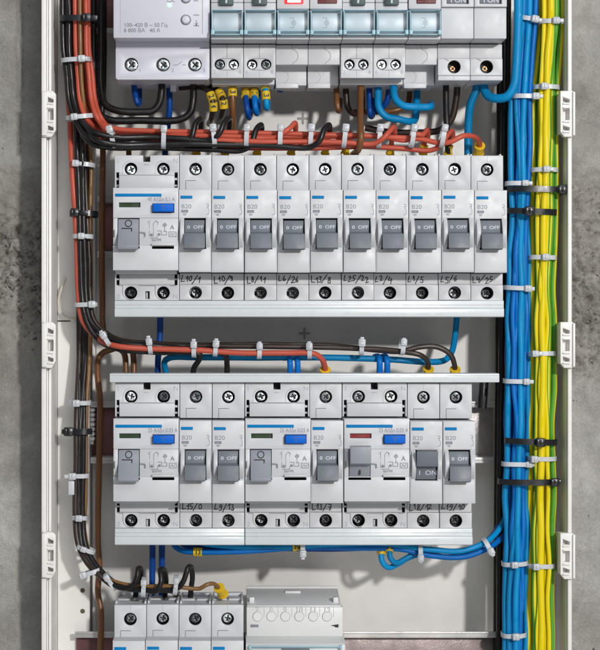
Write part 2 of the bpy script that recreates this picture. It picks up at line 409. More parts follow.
def mcb_cover(b):
    w = W1; win = rc(5.2, 27.2, 64.5, 95)
    b.prism(rc(.3, w - .3, 36.6, 117.8), [win], -16, -6, 'white', .35)
    b.box(.25, w - .25, 37, 117.4, -6, 8, 'white', .0)
    b.rect(5, 27.4, 64, 95.5, -6.4, 'dark')
    for x0, x1 in ((1.6, 5.6), (26.8, 30.8)):
        prof = [(-15.8, 65)] + [(-16 - 4.6 * math.sin(PI * k / 10), 65 + 29 * k / 10) for k in range(1, 10)] + [(-15.8, 94), (-12, 94), (-12, 65)]
        b.xprism(prof, x0, x1, 'white', .25)
    b.box(1.5, w - 1.5, 95.4, 116.5, -16.25, -15.5, 'white', .1)
    b.line([(.5, 64.6), (w - .5, 64.6)], .35, -16.03, 'softgroove'); b.line([(1.2, 65), (1.2, 94)], .45, -16.03, 'softgroove'); b.line([(31.2, 65), (31.2, 94)], .45, -16.03, 'softgroove')
def mcb_print(b):
    y = -16.04
    b.text('B20', 2.6, 55.2, 4.3, y, 'print', sx=1.1)
    b.rect(2.6, 9.4, 56.6, 59.3, y, 'print'); b.line([(4.2, 58), (7.8, 58)], .5, y - .01, 'faint')
    b.line([(4.3, 60.6), (7.8, 60.6)], .7, y, 'print'); b.line([(4.8, 61.8), (7.2, 61.8)], .6, y, 'print')
    b.line([(27.2, 50.8), (29.6, 51.2), (29.4, 53.4), (27.6, 53)], .45, y, 'print')
    b.line([(28.6, 53.8), (30, 57), (29.8, 60.6), (27.4, 61.2)], .45, y, 'print')
def mcb_mark(b): b.box(1.9, 13.6, 42.6, 45.6, -16.25, -15.8, 'bluemark', .08)
def lever_off(b):
    prof = [(-8, 66.0), (-15.2, 66.3), (-15.9, 70.5), (-17.0, 78.5), (-22.5, 80.2), (-24.3, 94.5), (-22, 96.0), (-15, 92), (-8, 92)]
    b.xprism(prof, 6.2, 25.8, 'toggle', .3)
    b.xprism([(-22.4, 80.0), (-24.4, 94.7), (-23.6, 94.9), (-21.6, 80.6)], 5.7, 26.3, 'toggle', .15)
def lever_off_print(b):
    # text lies on the sloping drum face
    tb = MB(); tb.text('0', 8.6, 75.0, 3.3, 0, 'tprint', sx=1.3, bold=.1); tb.text('OFF', 14.4, 75.0, 3.3, 0, 'tprint', sx=1.3, bold=.1)
    vs = []
    for v in tb.v:
        t = -v[2] / S; y = -15.9 - (t - 70.5) * (1.1 / 8.0) - .06
        vs.append((v[0], y / 1000, v[2]))
    b.raw(vs, tb.f, 'tprint')
def lever_on(b):
    k = lambda t: 160.4 - t
    prof = [(-8, 66.0), (-15.2, 66.3), (-15.9, 70.5), (-17.0, 78.5), (-22.5, 80.2), (-24.3, 94.5), (-22, 96.0), (-15, 92), (-8, 92)]
    b.xprism([(y, k(t)) for y, t in prof], 6.2, 25.8, 'toggle', .3)
    b.xprism([(y, k(t)) for y, t in [(-22.4, 80.0), (-24.4, 94.7), (-23.6, 94.9), (-21.6, 80.6)]], 5.7, 26.3, 'toggle', .15)
def lever_on_print(b):
    tb = MB(); tb.text('I', 8.6, 89.4, 4.6, 0, 'tprint', sx=1.15, bold=.12); tb.text('ON', 15.0, 89.4, 4.6, 0, 'tprint', sx=1.15, bold=.12)
    vs = []
    for v in tb.v:
        t = -v[2] / S; y = -15.9 - (89.9 - t) * (1.1 / 8.0) - .06
        vs.append((v[0], y / 1000, v[2]))
    b.raw(vs, tb.f, 'tprint')

def make_mcb(x, t, label, group, hand=None, on=False, clips=True, hx=2.2):
    r = thing('circuit_breaker', label, 'circuit breaker', x, t + random.uniform(-.3, .3), random.uniform(-.35, .35), group)
    r.rotation_euler = (random.uniform(-.004, .004), random.uniform(-.0018, .0018), random.uniform(-.003, .003))
    link('housing', shared('mcb_body', mcb_body), r)
    if clips: link('wire_entry', shared('mcb_clips', mcb_top_clips), r)
    c = link('front_cover', shared('mcb_cover', mcb_cover), r)
    link('printed_rating', shared('mcb_print', mcb_print), c)
    link('blue_bar', shared('mcb_mark', mcb_mark), c)
    tg = link('toggle', shared('lever_on' if on else 'lever_off', lever_on if on else lever_off), r, 'grey toggle flipped up, reading I ON' if on else None)
    link('toggle_lettering', shared('lp_on' if on else 'lp_off', lever_on_print if on else lever_off_print), tg)
    tg.location = V(random.uniform(-.15, .15), random.uniform(-.2, .2), random.uniform(-.3, .3))
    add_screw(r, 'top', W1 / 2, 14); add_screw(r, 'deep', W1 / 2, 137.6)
    if hand:
        link('handwriting', handwriting(hand, hx, 120.6, 6.7, 1.55).mesh('handwriting'), r, 'handwritten circuit number ' + hand)
    return r

# ------------------------------------------------------------------ residual current device (two modules)
W2 = 64.8
def rcd_body(b):
    w = W2
    b.box(.25, w - .25, .3, 145.2, 9, 45, 'white', .3)
    # upper terminal face with wire recesses
    out = [(.2, 0), (28.6, 0), (28.6, 6.5), (35.6, 6.5), (35.6, 0), (w - .2, 0), (w - .2, 33.6), (w - 1.7, 33.6), (w - 1.7, 17), (w - 4.8, 17), (w - 4.8, 20), (4.4, 20), (4.4, 17), (1.7, 17), (1.7, 33.6), (.2, 33.6)]
    for xa, xb in ((1.2, 5), (w - 5.2, w - 1.2)):
        b.rect(xa, xb, 16.5, 34, 8.2, 'dark'); b.rect(xa, xb + .6, 119, 130, 8.2, 'dark')  # dark sheets before the white body paint the shade of the side notches
        b.box(xa, xb - .6, 22.4, 24.6, 1.5, 8, 'white', .2); b.box(xa + .6, xb, 29, 31, 2.5, 8, 'white', .2); b.box(xa, xb - .8, 123, 124.6, 2, 8, 'white', .2)
    b.prism(out, [ngon(16.3, 13.6, 6.3), ngon(48.8, 13.6, 6.3)], 0, 9.5, 'white', .25)
    b.box(4.6, w - 4.8, 20.2, 33.4, -1.2, 9, 'white', .3)
    b.rect(28, 36, 0.2, 7, 7.5, 'dark'); b.xprism([(1, 6.6), (1, 9.5), (-.6, 9.5)], 29.5, 35, 'white', .1)
    for x in (2.2, w - 4.0):
        pass
    # lower terminal face
    out = [(.2, 119), (1.8, 119), (1.8, 129.8), (w - 2.0, 129.8), (w - 2.0, 119), (w - .2, 119), (w - .2, 145), (.2, 145)]
    slot = rc(30.8, 35, 136, 143.6)
    b.prism(out, [ngon(16.3, 137.4, 6.3), ngon(48.8, 137.4, 6.3), slot], 0, 9.5, 'white', .25)
    b.rect(30, 36, 135.5, 144, 6, 'dark'); b.box(31.2, 33.2, 137, 143.4, 2, 6, 'softgroove', .1)
    b.box(4.6, w - 4.8, 119, 129.6, 1.6, 9, 'white', .3)
    b.box(1.9, w - 2.2, 114, 119, -9, 5, 'white', .5)
    # U-shaped edges round the screws
    for cx in (16.3, 48.8):
        arc = [(cx + 8.2 * math.cos(a), 13.6 + 8.2 * math.sin(a)) for a in [PI + i * .12 for i in range(13)]]
        b.line([(cx - 8.2, 20)] + arc, .5, -.03, 'softgroove')
        arc = [(cx + 8.2 * math.cos(a), 137.4 + 7.0 * math.sin(a)) for a in [PI - i * .15 for i in range(14)]]
        b.line([(cx - 8.2, 130.6)] + arc, .55, -.03, 'groove')
    b.line([(3.2, 130.4), (8, 130.4)], .5, -.03, 'groove'); b.line([(24, 130.4), (41, 130.4)], .5, -.03, 'groove'); b.line([(56, 130.4), (w - 3.4, 130.4)], .5, -.03, 'groove')
def rcd_print(b):
    b.text('1', 1.6, 7.8, 4.6, -.04, 'faint'); b.text('N', 58.4, 7.8, 4.8, -.04, 'faint')
    b.text('2', 2.2, 143.4, 4.6, -.04, 'faint'); b.text('N', 58.0, 143.4, 4.8, -.04, 'faint')
def rcd_cover(on):
    def f(b):
        w = W2; win = rc(4.8, 26, 64.5, 94.5); gw = rc(6, 27, 49, 53.6); bt = rc(38.9, 60.4, 50.0, 59.0)
        b.prism(rc(.2, w - .2, 34.4, 64.2), [gw, bt], -16, -8, 'white', .35)
        out = [(.2, 64.2), (w - .2, 64.2), (w - .2, 91), (.2, 91)]
        # rounded drum strip: convex towards the viewer
        prof = [(-6, 64.3)] + [(-15.6 - 1.3 * math.sin(PI * k / 12), 64.3 + 27.4 * k / 12) for k in range(13)] + [(-6, 91.7)]
        b.xprism(prof, 26.2, w - .3, 'white', .1); b.xprism(prof, .4, 4.6, 'white', .1)
        b.prism([(.2, 91.5), (w - .2, 91.5), (w - .2, 115.8), (.2, 115.8)], [rc(4.8, 26, 91.8, 94), rc(39.2, 59.8, 92.0, 94.2)], -17, -8, 'white', .3)
        b.box(38.4, 60.6, 89.4, 91.3, -18.4, -15, 'white', .2)
        b.rect(4.5, 61, 47, 95, -7.6, 'dark'); b.rect(38, 61, 91, 95, -13.5, 'print')
        b.box(.25, w - .25, 35, 115.4, -7.4, 9, 'white', .0)
        b.rect(6.2, 26.8, 49.4, 53.2, -14.2, 'redwin' if on else 'green'); b.rect(26.0, 27, 49.4, 53.2, -14.25, 'dark')
        b.line([(26.4, 78.5), (31.6, 79), (31.9, 82.4)], 1.0, -17.9, 'print')
        b.box(1.2, 1.9, 76, 83, -17.9, -15, 'groove', .05)
    return f
def rcd_printed(rating):
    def f(b):
        y = -16.04
        b.text(rating, 34.2, 47.6, 4.1, y, 'print', sx=.78)
        tb = MB()
        tb.text('A', 56.4, 75.6, 4.6, 0, 'print')
        tb.line([(36, 68.5), (36, 82), (40, 82), (40, 70)], .4, 0, 'print'); tb.line([(34.4, 69), (36.8, 66.8)], .4, 0, 'print')
        tb.line([(40, 70), (42.4, 67), (44.8, 68.8)], .4, 0, 'print'); tb.line([(44, 68), (44, 84), (37, 84)], .4, 0, 'print')
        tb.line([(44, 77), (48, 77), (48, 81), (53, 81), (53, 77.5), (50, 77.5)], .4, 0, 'print')
        tb.line([(49, 71.2), (53.4, 71.2)], .4, 0, 'print'); tb.line([(51.2, 69), (51.2, 77)], .4, 0, 'print')
        tb.line(ngon(51.2, 71.2, 1.6, 10) + [(52.8, 71.2)], .4, 0, 'print')
        tb.line([(55.4, 78), (62.4, 78), (62.4, 82.6), (55.4, 82.6), (55.4, 78)], .4, 0, 'print')
        tb.line([(56.6, 81.4), (58, 79.4), (59.6, 81.2), (61.2, 79.2)], .4, 0, 'print')
        tb.rect(37, 39.2, 79.8, 81.8, 0, 'print'); tb.rect(44.6, 46.8, 79.4, 81.4, 0, 'print')
        tb.text('Im>M', 38.6, 87.2, 2.8, 0, 'print')
        vs = []
        for v in tb.v:
            t = -v[2] / S; yy = -15.6 - 1.3 * math.sin(PI * (t - 64.3) / 27.4) - .35
            vs.append((v[0], yy / 1000, v[2]))
        b.raw(vs, tb.f, 'print')
    return f
def rcd_mark(b): b.box(2.2, 48, 40.2, 43.2, -16.25, -15.8, 'bluemark', .08)
def rcd_button(b):
    b.box(39.5, 59.9, 50.5, 58.3, -19.8, -9, 'bluebtn', .3)
    b.line([(47.6, 52.6), (51.8, 52.6)], .5, -19.84, 'groove'); b.line([(49.7, 52.6), (49.7, 56.6)], .5, -19.84, 'groove')
def rlever_off(b):
    prof = [(-8, 65), (-15.6, 65.2), (-17.2, 72), (-18.2, 78.6), (-24.5, 92.6), (-24, 95.4), (-21.5, 95.8), (-15, 92), (-8, 92)]
    b.xprism(prof, 5.3, 25.6, 'ltoggle', .3)
    f = lambda t: -15.6 - (t - 65.2) * .235 - .1
    for pts in (ngon(15.4, 69.6, 3.2, 16) + [(18.6, 69.6)], [(9, 74.6), (18.8, 74.6), (18.8, 77.4)]):
        tb = MB(); tb.line(pts, .85, 0, 'groove')
        b.raw([(v[0], f(-v[2] / S) / 1000 - .00006, v[2]) for v in tb.v], tb.f, 'dark')
def rlever_on(b):
    k = lambda t: 157.5 - t
    prof = [(-8, 65), (-15.6, 65.2), (-17.2, 72), (-18.2, 77), (-25.5, 80), (-25.8, 96.5), (-23.5, 97.5), (-15, 93), (-8, 92)]
    b.xprism([(y, k(t)) for y, t in prof], 5.3, 25.6, 'ltoggle', .3)
    b.rect(14.2, 16.4, 82.6, 89.5, -17.4, 'dark')

def make_rcd(x, t, label, group, rating, on=False):
    r = thing('residual_current_device', label, 'residual current switch', x, t, 0, group)
    link('housing', shared('rcd_body', rcd_body), r)
    link('terminal_lettering', shared('rcd_print', rcd_print), r)
    c = link('front_cover', shared('rcd_cover_%s' % on, rcd_cover(on)), r)
    link('printed_rating', shared('rcd_pr_' + rating, rcd_printed(rating)), c)
    link('blue_bar', shared('rcd_mark', rcd_mark), c)
    link('test_button', shared('rcd_button', rcd_button), r)
    link('toggle', shared('rl_%s' % on, rlever_on if on else rlever_off), r, 'light grey toggle flipped up' if on else None)
    for q in (16.3, 48.8):
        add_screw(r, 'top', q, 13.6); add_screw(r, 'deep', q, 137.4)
    return r

# ------------------------------------------------------------------ rows two, three and four
X2, T2 = 114.6, 155.3
make_rcd(X2, T2, 'residual current switch marked 40 A, left of the ten white breakers', 'residual current switches', '40 A/IΔn 0,1 A')
HW = ['L10/1', 'L10/9', 'L8/11', 'L6/26', 'L13/8', 'L25/22', 'L2/4', 'L1/5', 'L5/6', 'L4/25']
for i, h in enumerate(HW):
    make_mcb(X2 + W2 + i * W1, T2, 'white single breaker with its grey toggle down, %s handwritten below it' % h, 'single circuit breakers', h, hx=1.6 + (i % 3) * .4)
X3, T3 = 114.9, 383.0
G1 = 'residual current switches'; G2 = 'single circuit breakers'
make_rcd(X3, T3, '25 A residual current switch at the left end of its row, beside the maroon rail', G1, '25 A/IΔn 0,03 A')
make_mcb(X3 + 64.9, T3, 'white single breaker, toggle down, L15/0 handwritten below it', G2, 'L15/0', clips=False)
make_mcb(X3 + 97.4, T3, 'white single breaker, toggle down, L9/13 handwritten below it', G2, 'L9/13', clips=False)
make_rcd(X3 + 130, T3, '25 A residual current switch with green window, between breakers L9/13 and L13/7', G1, '25 A/IΔn 0,03 A')
make_mcb(X3 + 194.7, T3, 'white single breaker, toggle down, L13/7 handwritten below it', G2, 'L13/7', clips=False)
make_rcd(X3 + 227.4, T3, 'residual current switch with red window and raised light grey toggle', G1, '25 A/IΔn 0,03 A', on=True)
make_mcb(X3 + 292.4, T3, 'only single breaker with its toggle up reading I ON, L18/12 handwritten below it', G2, 'L18/12', on=True, clips=False)
make_mcb(X3 + 324.9, T3, 'white single breaker, toggle down, L19/10 handwritten below it', G2, 'L19/10', clips=False)
X4, T4 = 114.2, 605.0
for i, l in enumerate(['leftmost breaker of the cut-off bottom row, above the maroon rail end', 'bottom row breaker second from the left, beneath a black wire loop', 'bottom row breaker beneath the tall pointed black wire loop', 'bottom row breaker beside the grey relay, fed by the brown wire with the yellow ferrule']):
    r4 = make_mcb(X4 + i * W1, T4, l, G2)
    for ch in r4.children:
        if ch.name.startswith(('front_cover', 'toggle')): ch.location = V(0, 0, -5.5)
def mcb4_hood(b):
    w = W1
# busbar strips
def strip(x0, x1, t0, label, name='busbar'):
    b = MB(); w = x1 - x0
    b.xprism([(-.8, 0), (-.8, 7.2), (-2.2, 8.2), (-2.2, 15.8), (-1.5, 16.6), (30, 16.6), (30, 0)], 0, w, 'bar', .35)
    b.line([(0.5, 4.4), (w - .5, 4.4)], .4, -.84, 'softgroove')
    return thing(name, label, 'busbar', x0, t0, 0, 'plastic busbar strips', b.mesh('busbar'))
strip(114.8, 503.6, 300.6, 'long pale plastic busbar strip along the foot of the ten-breaker row')
strip(115.0, 244.4, 528.3, 'shorter pale busbar strip below breakers L15/0 and L9/13')
strip(245.2, 472.2, 528.3, 'pale busbar strip ending below breaker L19/10')
b = MB(); b.box(0, 388, 0, 9, -5, 16, 'bar', .5); b.line([(1, 2.2), (387, 2.2)], .4, -5.04, 'softgroove')
thing('busbar', 'flat grey busbar strip lying along the top of the middle-lower row', 'busbar', 110.2, 373.2, 0, 'plastic busbar strips', b.mesh('busbar'))

# ------------------------------------------------------------------ bottom-row relay
r = thing('relay', 'grey relay module numbered 7 to 12 with round knockouts, right of the bottom row breakers', 'relay', 246.5, 603, 0)
b = MB(); w = 96.5
b.xprism([(2, 3), (45, -5.5), (45, 60), (2, 60)], .5, w - 1.5, 'relay2', .4)
b.box(0, w, 4, 33.5, 0, 8, 'relay2', .5)
b.prism([(3, 0), (33, 0), (35, 1.8), (58, 1.8), (60, 0), (w - 6, 0), (w - 6, 6), (3, 6)], [], 40, 44, 'relay2', .3)
b.xprism([(8, 32.5), (0, 33), (-12, 36), (-14, 38), (-14, 130), (8, 130)], -.8, w + .8, 'relay2', .3)
for k in range(6):
    x = 16 + k * 13.9 - 5
    b.lathe(x, 13.5, [(0.01, -.55), (4.3, -.55), (4.8, -.1), (4.8, .3)], 'relay2'); b.lathe(x, 13.5, [(4.8, -.02), (5.15, -.03)], 'softgroove')
    b.line([(x + 6.6, 1.5 + 3), (x + 6.6, 14)], .45, -.04, 'softgroove')
    b.text(str(7 + k), x, 9.6, 5.6, -.25, 'mark', 'CENTER', bold=.1); b.text(str(7 + k), x + .35, 9.9, 5.6, -.3, 'relay2', 'CENTER')
b.box(3, 8, -3.5, 3.6, 8, 14, 'relay2', .3); b.box(w - 9, w - 4, -3.5, 3.6, 8, 14, 'relay2', .3); b.box(40, 56, -4.6, -1, 30, 36, 'relay2', .3)
b.box(.5, w - 1.5, -7.2, -4.6, 40, 42, 'relay2', .2)
link('housing', b.mesh('relay_housing'), r)
b = MB(); b.box(4, 12, 21.5, 24.2, -.2, .3, 'print', .05); b.raw([V(84, -.1, 22.4), V(92, -.1, 21.2), V(92, -.1, 24.6)], [[0, 1, 2]], 'dark'); b.rect(88.5, 92, 21.6, 24.4, -.12, 'dark')
link('latch_slot', b.mesh('latch_slot'), r)
b = MB(); b.box(2.5, 93.5, 38.4, 70, -16.5, -14, 'cover', .3); b.box(3, 93, 38.2, 39.4, -17, -15.5, 'covermark', .1); b.box(2, 4.4, 37.6, 41, -17.4, -15, 'covermark', .2); b.box(91.4, 94, 37.6, 41, -17.4, -15, 'covermark', .2)
b.rect(34, 62, 41.2, 60, -14.1, 'toggle')
link('clear_cover', b.mesh('clear_cover'), r)

# ------------------------------------------------------------------ top row
X1 = 211.0
T1 = 0.0      # local t equals the reference-plane row of the photograph
def tt(py): return rt(py, 0)
# voltage relay
r = thing('voltage_relay', 'wide white voltage relay with a green light and a round button, top left', 'voltage relay', 114.9, 0, 0)
b = MB(); w = 95.4
b.box(1, w - 1, -90, 79.6, 8, 45, 'relay', .4)
b.prism([(0.6, 48.6), (w - .6, 48.6), (w - .6, 78), (w - 2.5, 79.8), (2.5, 79.8), (.6, 78)], [ngon(16.4, 64.6, 6.6), ngon(48.2, 64.6, 6.6), ngon(80, 64.6, 6.6)], 0, 9, 'relay', .6)
b.box(.8, w - .8, 41, 49.5, 1.8, 9, 'relay', .2)
b.line([(7, -80), (7, 37)], .5, -16.04, 'softgroove')
b.box(.8, w - .8, -90, 41.6, -10, 9, 'relay', .2)
link('housing', b.mesh('housing'), r)
b = MB()
b.box(0, w, -90, 42.4, -16, -9, 'relay', 1.0); b.line([(88, -60), (88, 38)], .8, -16.04, 'softgroove')
c = link('front_cover', b.mesh('front_cover'), r)
b = MB(); y = -16.05
b.text('100–420 В ~ 50 Гц', 10.4, 31.2, 3.9, y, 'print', sx=1.0, bold=.08); b.text('8 800 ВА   40 А', 10.4, 36.5, 3.9, y, 'print', sx=1.0, bold=.08)
b.line([(79.4, 19.6), (84.6, 19.6)], .8, y, 'print'); b.line([(82, 25), (82, 30)], .8, y, 'print'); b.line([(79.4, 30.2), (84.6, 30.2)], .8, y, 'print'); b.line([(80.6, 27.6), (82, 29.6), (83.4, 27.6)], .7, y, 'print')
b.line([(79.4, 5.5), (83.6, 5.5)], .8, y, 'print')
b.line([(53, 5.6), (56, 7), (58, 5.4), (60.4, 6.6)], .7, y, 'print')
for i, x in enumerate((24, 56.5, 88)): b.text(str(i + 1), x, 72, 3.4, -.05, 'print')
b.line([(58.4, 65), (62.4, 65), (67, 61.8)], .5, -.05, 'print'); b.line([(67.4, 65), (71, 65)], .5, -.05, 'print')
link('printed_lettering', b.mesh('printed_lettering'), r)
for tpos in (3, 24.4):
    b = MB(); b.lathe(0, 0, [(0.01, -2.2), (3.2, -2.0), (4.2, -1.2), (4.5, 0)], 'relay'); b.lathe(0, 0, [(4.5, -.1), (5.2, -.1)], 'groove')
    o = link('push_button', b.mesh('push_button'), r); o.location = V(71.6, -16, tpos)
b = MB(); b.lathe(0, 0, [(0.01, -.5), (1.5, -.4), (2.3, 0)], 'ledgreen'); o = link('green_light', b.mesh('green_light'), r, 'small green light that is lit'); o.location = V(55.6, -16, 9.6)
for x in (16.4, 48.2, 80): add_screw(r, 'bright', x, 64.6)
b = MB(); b.box(40, 47, 79.4, 86, 24, 30, 'relay', .3); b.box(54, 60, 79.4, 86, 24, 30, 'relay', .3); link('rail_latch', b.mesh('rail_latch'), r)

def cover_frame(b, w, n):
    t0, t1 = 15.8, 40.6
    y0 = -21.5
    b.box(1.4, w - 1.4, t0, t1, y0, y0 + 1.2, 'cover', .25)
    b.box(1.0, 2.0, t0 + 1, t1 - 1, y0 + .2, -16.1, 'covermark', .1); b.box(w - 2.0, w - 1.0, t0 + 1, t1 - 1, y0 + .2, -16.1, 'covermark', .1)
    b.box(2.2, w - 2.2, t1 - 1.2, t1 - .2, y0 + .2, -16.3, 'covermark', .1)
    b.box(1.2, w - 1.2, t0 - .1, t0 + .5, y0 + .1, -16.2, 'covermark', .1)
    b.box(2.4, w - 2.4, t1 - 4.6, t1 - 3.9, y0 + 1.3, -17.5, 'covermark', .1)
    for x in (.4, w - 3.8): b.box(x, x + 3.4, t1 - 5, t1 - .2, y0 - .6, -16.5, 'covermark', .3)
def dual_module(x, label, on_chars='I'):
    r = thing('twin_pole_breaker', label, 'twin breaker', x, 0, 0, 'twin modules with clear blue covers in the top row')
    w = W1 * 2
    b = MB()
    b.box(.3, w - .3, -90, 76, 8, 45, 'white', .3)
    b.box(.8, w - .8, 76.2, 82, 12, 40, 'white', .3)
    holes = []
    for k in (0, 1):
        for q in (8.8, 22.8): holes.append(ngon(q + k * 32.3, 64.3, 5.2))
    for k in (0, 1):
        b.prism(rc(.2 + k * 32.4, 32.2 + k * 32.4, 44.6, 78), holes[2 * k:2 * k + 2], 0, 9, 'white', .3)
        b.line([(16 + k * 32.4, 45), (16 + k * 32.4, 58)], .4, -.04, 'groove'); b.line([(16 + k * 32.4, 70.4), (16 + k * 32.4, 77.5)], .4, -.04, 'softgroove')
        b.line([(9 + k * 32.4, 58.6), (23 + k * 32.4, 58.6)], .45, -.04, 'groove'); b.line([(9 + k * 32.4, 70), (23 + k * 32.4, 70)], .45, -.04, 'groove')
        b.box(.4 + k * 32.4, 32.2 + k * 32.4, -90, 7, -16, 8, 'white', .35)
        b.box(.4 + k * 32.4, 32.2 + k * 32.4, 7.4, 43.6, -16, 8, 'white', .35)
        b.box(3 + k * 32.4, 29.6 + k * 32.4, 19, 35.5, -16.5, -15.5, 'white', .2)
        xx = 1.2 + k * 32.4
        for q, d in ((.8, str(2 + 4 * k)), (26, str(4 + 4 * k))): b.text(d, xx + q, 74, 4.2, -.05, 'faint')
    link('housing', b.mesh('twin_housing'), r)
    for k in (0, 1):
        b = MB(); x0 = 8.5 + k * 33
        b.box(x0, x0 + 14, -40, 10.4, -19, -15, 'dtoggle', .5); b.rect(x0 + 6, x0 + 7.8, 2, 8.6, -19.05, 'tprint')
        link('toggle', b.mesh('toggle'), r)
        for q in (8.8, 22.8): add_screw(r, 'small', q + k * 32.3, 64.3)
        b = MB(); cover_frame(b, W1, 1); o = link('clear_cover', b.mesh('clear_cover'), r); o.location = V(k * 32.4, 0, 0)
    return r
def lamp_module(x, label, lit):
    r = thing('indicator_lamp', label, 'indicator lamp', x, 0, 0, 'single modules with a lamp window in the top row')
    w = W1
    b = MB()
    b.box(.3, w - .3, -90, 62, 8, 45, 'white', .3); b.box(.6, w - .6, 60, 82, 16, 45, 'white', .3)
    b.box(.2, w - .2, 44.6, 64.2, 2, 9, 'white', .3)
    b.line([(16.4, 45), (16.4, 48.4)] + [(16.4 + 6 * math.sin(a), 55.6 - 6.4 * math.cos(a)) for a in [.15 + i * .29 for i in range(10)]] + [(16.4, 64)], .4, 1.94, 'groove')
    b.line([(8, 66)] + [(8 + 5.4 * math.sin(a), 73.4 - 6 * math.cos(a)) for a in [.15 + i * .3 for i in range(10)]] + [(8, 80)], .4, 15.94, 'softgroove')
    b.box(1, w - 9, 80, 85, 14.5, 17, 'white', .2)
    b.box(.4, w - .2, -90, 14.2, -18, 8, 'white', .4); b.box(.4, w - .2, 14.6, 43.6, -16, 8, 'white', .35)
    b.box(3, w - 3, 19.4, 35.5, -16.6, -15.6, 'white', .2)
    y = -16.68
    b.line(ngon(17, 27.4, 2.2, 12) + [(19.2, 27.4)], .35, y, 'print'); b.line([(15.6, 26), (18.4, 28.8)], .35, y, 'print'); b.line([(18.4, 26), (15.6, 28.8)], .35, y, 'print')
    b.line([(13, 22.6), (17, 22.6), (17, 25)], .35, y, 'print'); b.line([(17, 29.6), (17, 32), (13, 32.4)], .35, y, 'print')
    link('housing', b.mesh('lamp_housing'), r)
    b = MB()
    if lit:
        b.box(8, 26.4, -30, 9.2, -19.4, -17, 'ledred', .5); b.box(10.6, 23.8, -30, 8.2, -19.7, -19, 'ledcore', .3)
    else:
        b.box(8, 27.2, -30, 9.0, -18.8, -17, 'ledoff', .4)
        for k in range(9):
            for j in range(4):
                if (k * 7 + j * 5) % 4: b.rect(9.4 + k * 1.9, 10.4 + k * 1.9, .4 + j * 2.1, 1.3 + j * 2.1, -18.85, 'redwin')
    link('lamp_window', b.mesh('lamp_window'), r, 'glowing red lamp window' if lit else 'dark red unlit lamp window')
    b = MB(); cover_frame(b, W1, 1); link('clear_cover', b.mesh('clear_cover'), r)
    return r
dual_module(X1, 'twin module with two clear blue covers beside the wide white voltage relay')
lamp_module(X1 + 2 * W1, 'single module whose red lamp window is lit bright', True)
lamp_module(X1 + 3 * W1, 'single module with unlit dark red window, next to the lit red one', False)
dual_module(X1 + 4 * W1, 'twin module with two clear blue covers between two unlit lamp modules')
lamp_module(X1 + 6 * W1, 'single module with unlit dark red window, beside the top row breakers reading I ON', False)
for k, l in enumerate(['plain top row breaker with a black screw hole, left of a matching one', 'plain top row breaker with a black screw hole, right beside the blue wires']):
    r = thing('circuit_breaker', l, 'circuit breaker', X1 + (7 + k) * W1, 0, 0, 'breakers at the right end of the top row')
    w = W1
    b = MB(); b.box(.3, w - .3, -90, 76, 8, 45, 'white', .3)
    b.box(.2, w - .2, 44, 58.2, 1.6, 8.6, 'white', .2)
    b.prism(rc(.15, w - .15, 58.6, 75.4), [ngon(16.3, 66.8, 6.5)], 0, 8.6, 'white', .25)
    b.box(.2, w - .2, 75.8, 80.6, -.5, 40, 'white', .4); b.line([(16, 76), (16, 80)], .35, -.55, 'softgroove')
    b.line([(7, 59), (11, 61)], .5, -.04, 'groove')
    link('housing', b.mesh('housing'), r)
    b = MB(); b.box(.3, w - .2, 12.4, 42.8, -16, 8, 'white', .4)
    b.prism(rc(.3, w - .2, -90, 12), [rc(5.4, 27, -30, 9)], -18, 8, 'white', .5)
    link('front_cover', b.mesh('front_cover'), r)
    b = MB(); b.box(6, 26.6, -29, 8.6, -15, -8, 'toggle', .4); b.text('I ON', 9.6, 6.8, 4.6, -15.06, 'tprint', sx=1.15, bold=.12)
    link('toggle', b.mesh('toggle'), r, 'dark toggle reading I ON')
    add_screw(r, 'hole', 16.3, 66.8)

# ------------------------------------------------------------------ rails
def rail(x0, x1, tc, label, web_tone, dy=0):
    b = MB(); w = x1 - x0; h = 32     # 35 mm hat rail: two flanges, recessed web
    Y0, Y1 = 46 + dy, 53 + dy
    b.xprism([(Y0, -h), (Y0, -h + 6), (Y1, -h + 6), (Y1, h - 6), (Y0, h - 6), (Y0, h), (Y0 + 1, h), (Y0 + 1, h - 5), (Y1 + 1, h - 5), (Y1 + 1, -h + 5), (Y0 + 1, -h + 5), (Y0 + 1, -h)], 0, w, 'zinc', .15)
    b.xprism([(Y0 - .6, -h - .3), (Y0 - .6, -h + 2), (Y0 + 1.4, -h + 2), (Y0 + 1.4, -h - .3)], 0, w, 'zinc', .3); b.xprism([(Y0 - .6, h - 2), (Y0 - .6, h + .3), (Y0 + 1.4, h + .3), (Y0 + 1.4, h - 2)], 0, w, 'zinc', .3)
    b.box(.5, 60, -h + 7, h - 7, Y1 - .4, Y1 - .1, 'web_tone', .05)  # mottled maroon plate laid over the left part of the web
    b.box(60.5, w - .5, -h + 7, h - 7, Y1 - .4, Y1 - .1, web_tone, .05)
    b.box(10, 30, -20, 20, 54.2 + dy, 69.8, 'case', .5); b.box(w - 30, w - 10, -20, 20, 54.2 + dy, 69.8, 'case', .5)
    return thing('din_rail', label, 'mounting rail', x0, tc, 0, 'steel mounting rails', b.mesh('din_rail'))
rail(rx(75, 50), rx(500, 50), rt(4, 50), 'steel mounting rail behind the top row', 'zinc')
rail(rx(98, 50), rx(498, 50), rt(227, 50), 'steel mounting rail behind the ten-breaker row', 'zinc')
rail(rx(91, 50), rx(494, 50), rt(432, 50), 'steel mounting rail whose maroon end shows left of the 25 A switch', 'web_tone3')
rail(rx(75, 36), rx(497, 36), rt(663, 36), 'mottled steel mounting rail along the bottom edge', 'web_tone2', -10)
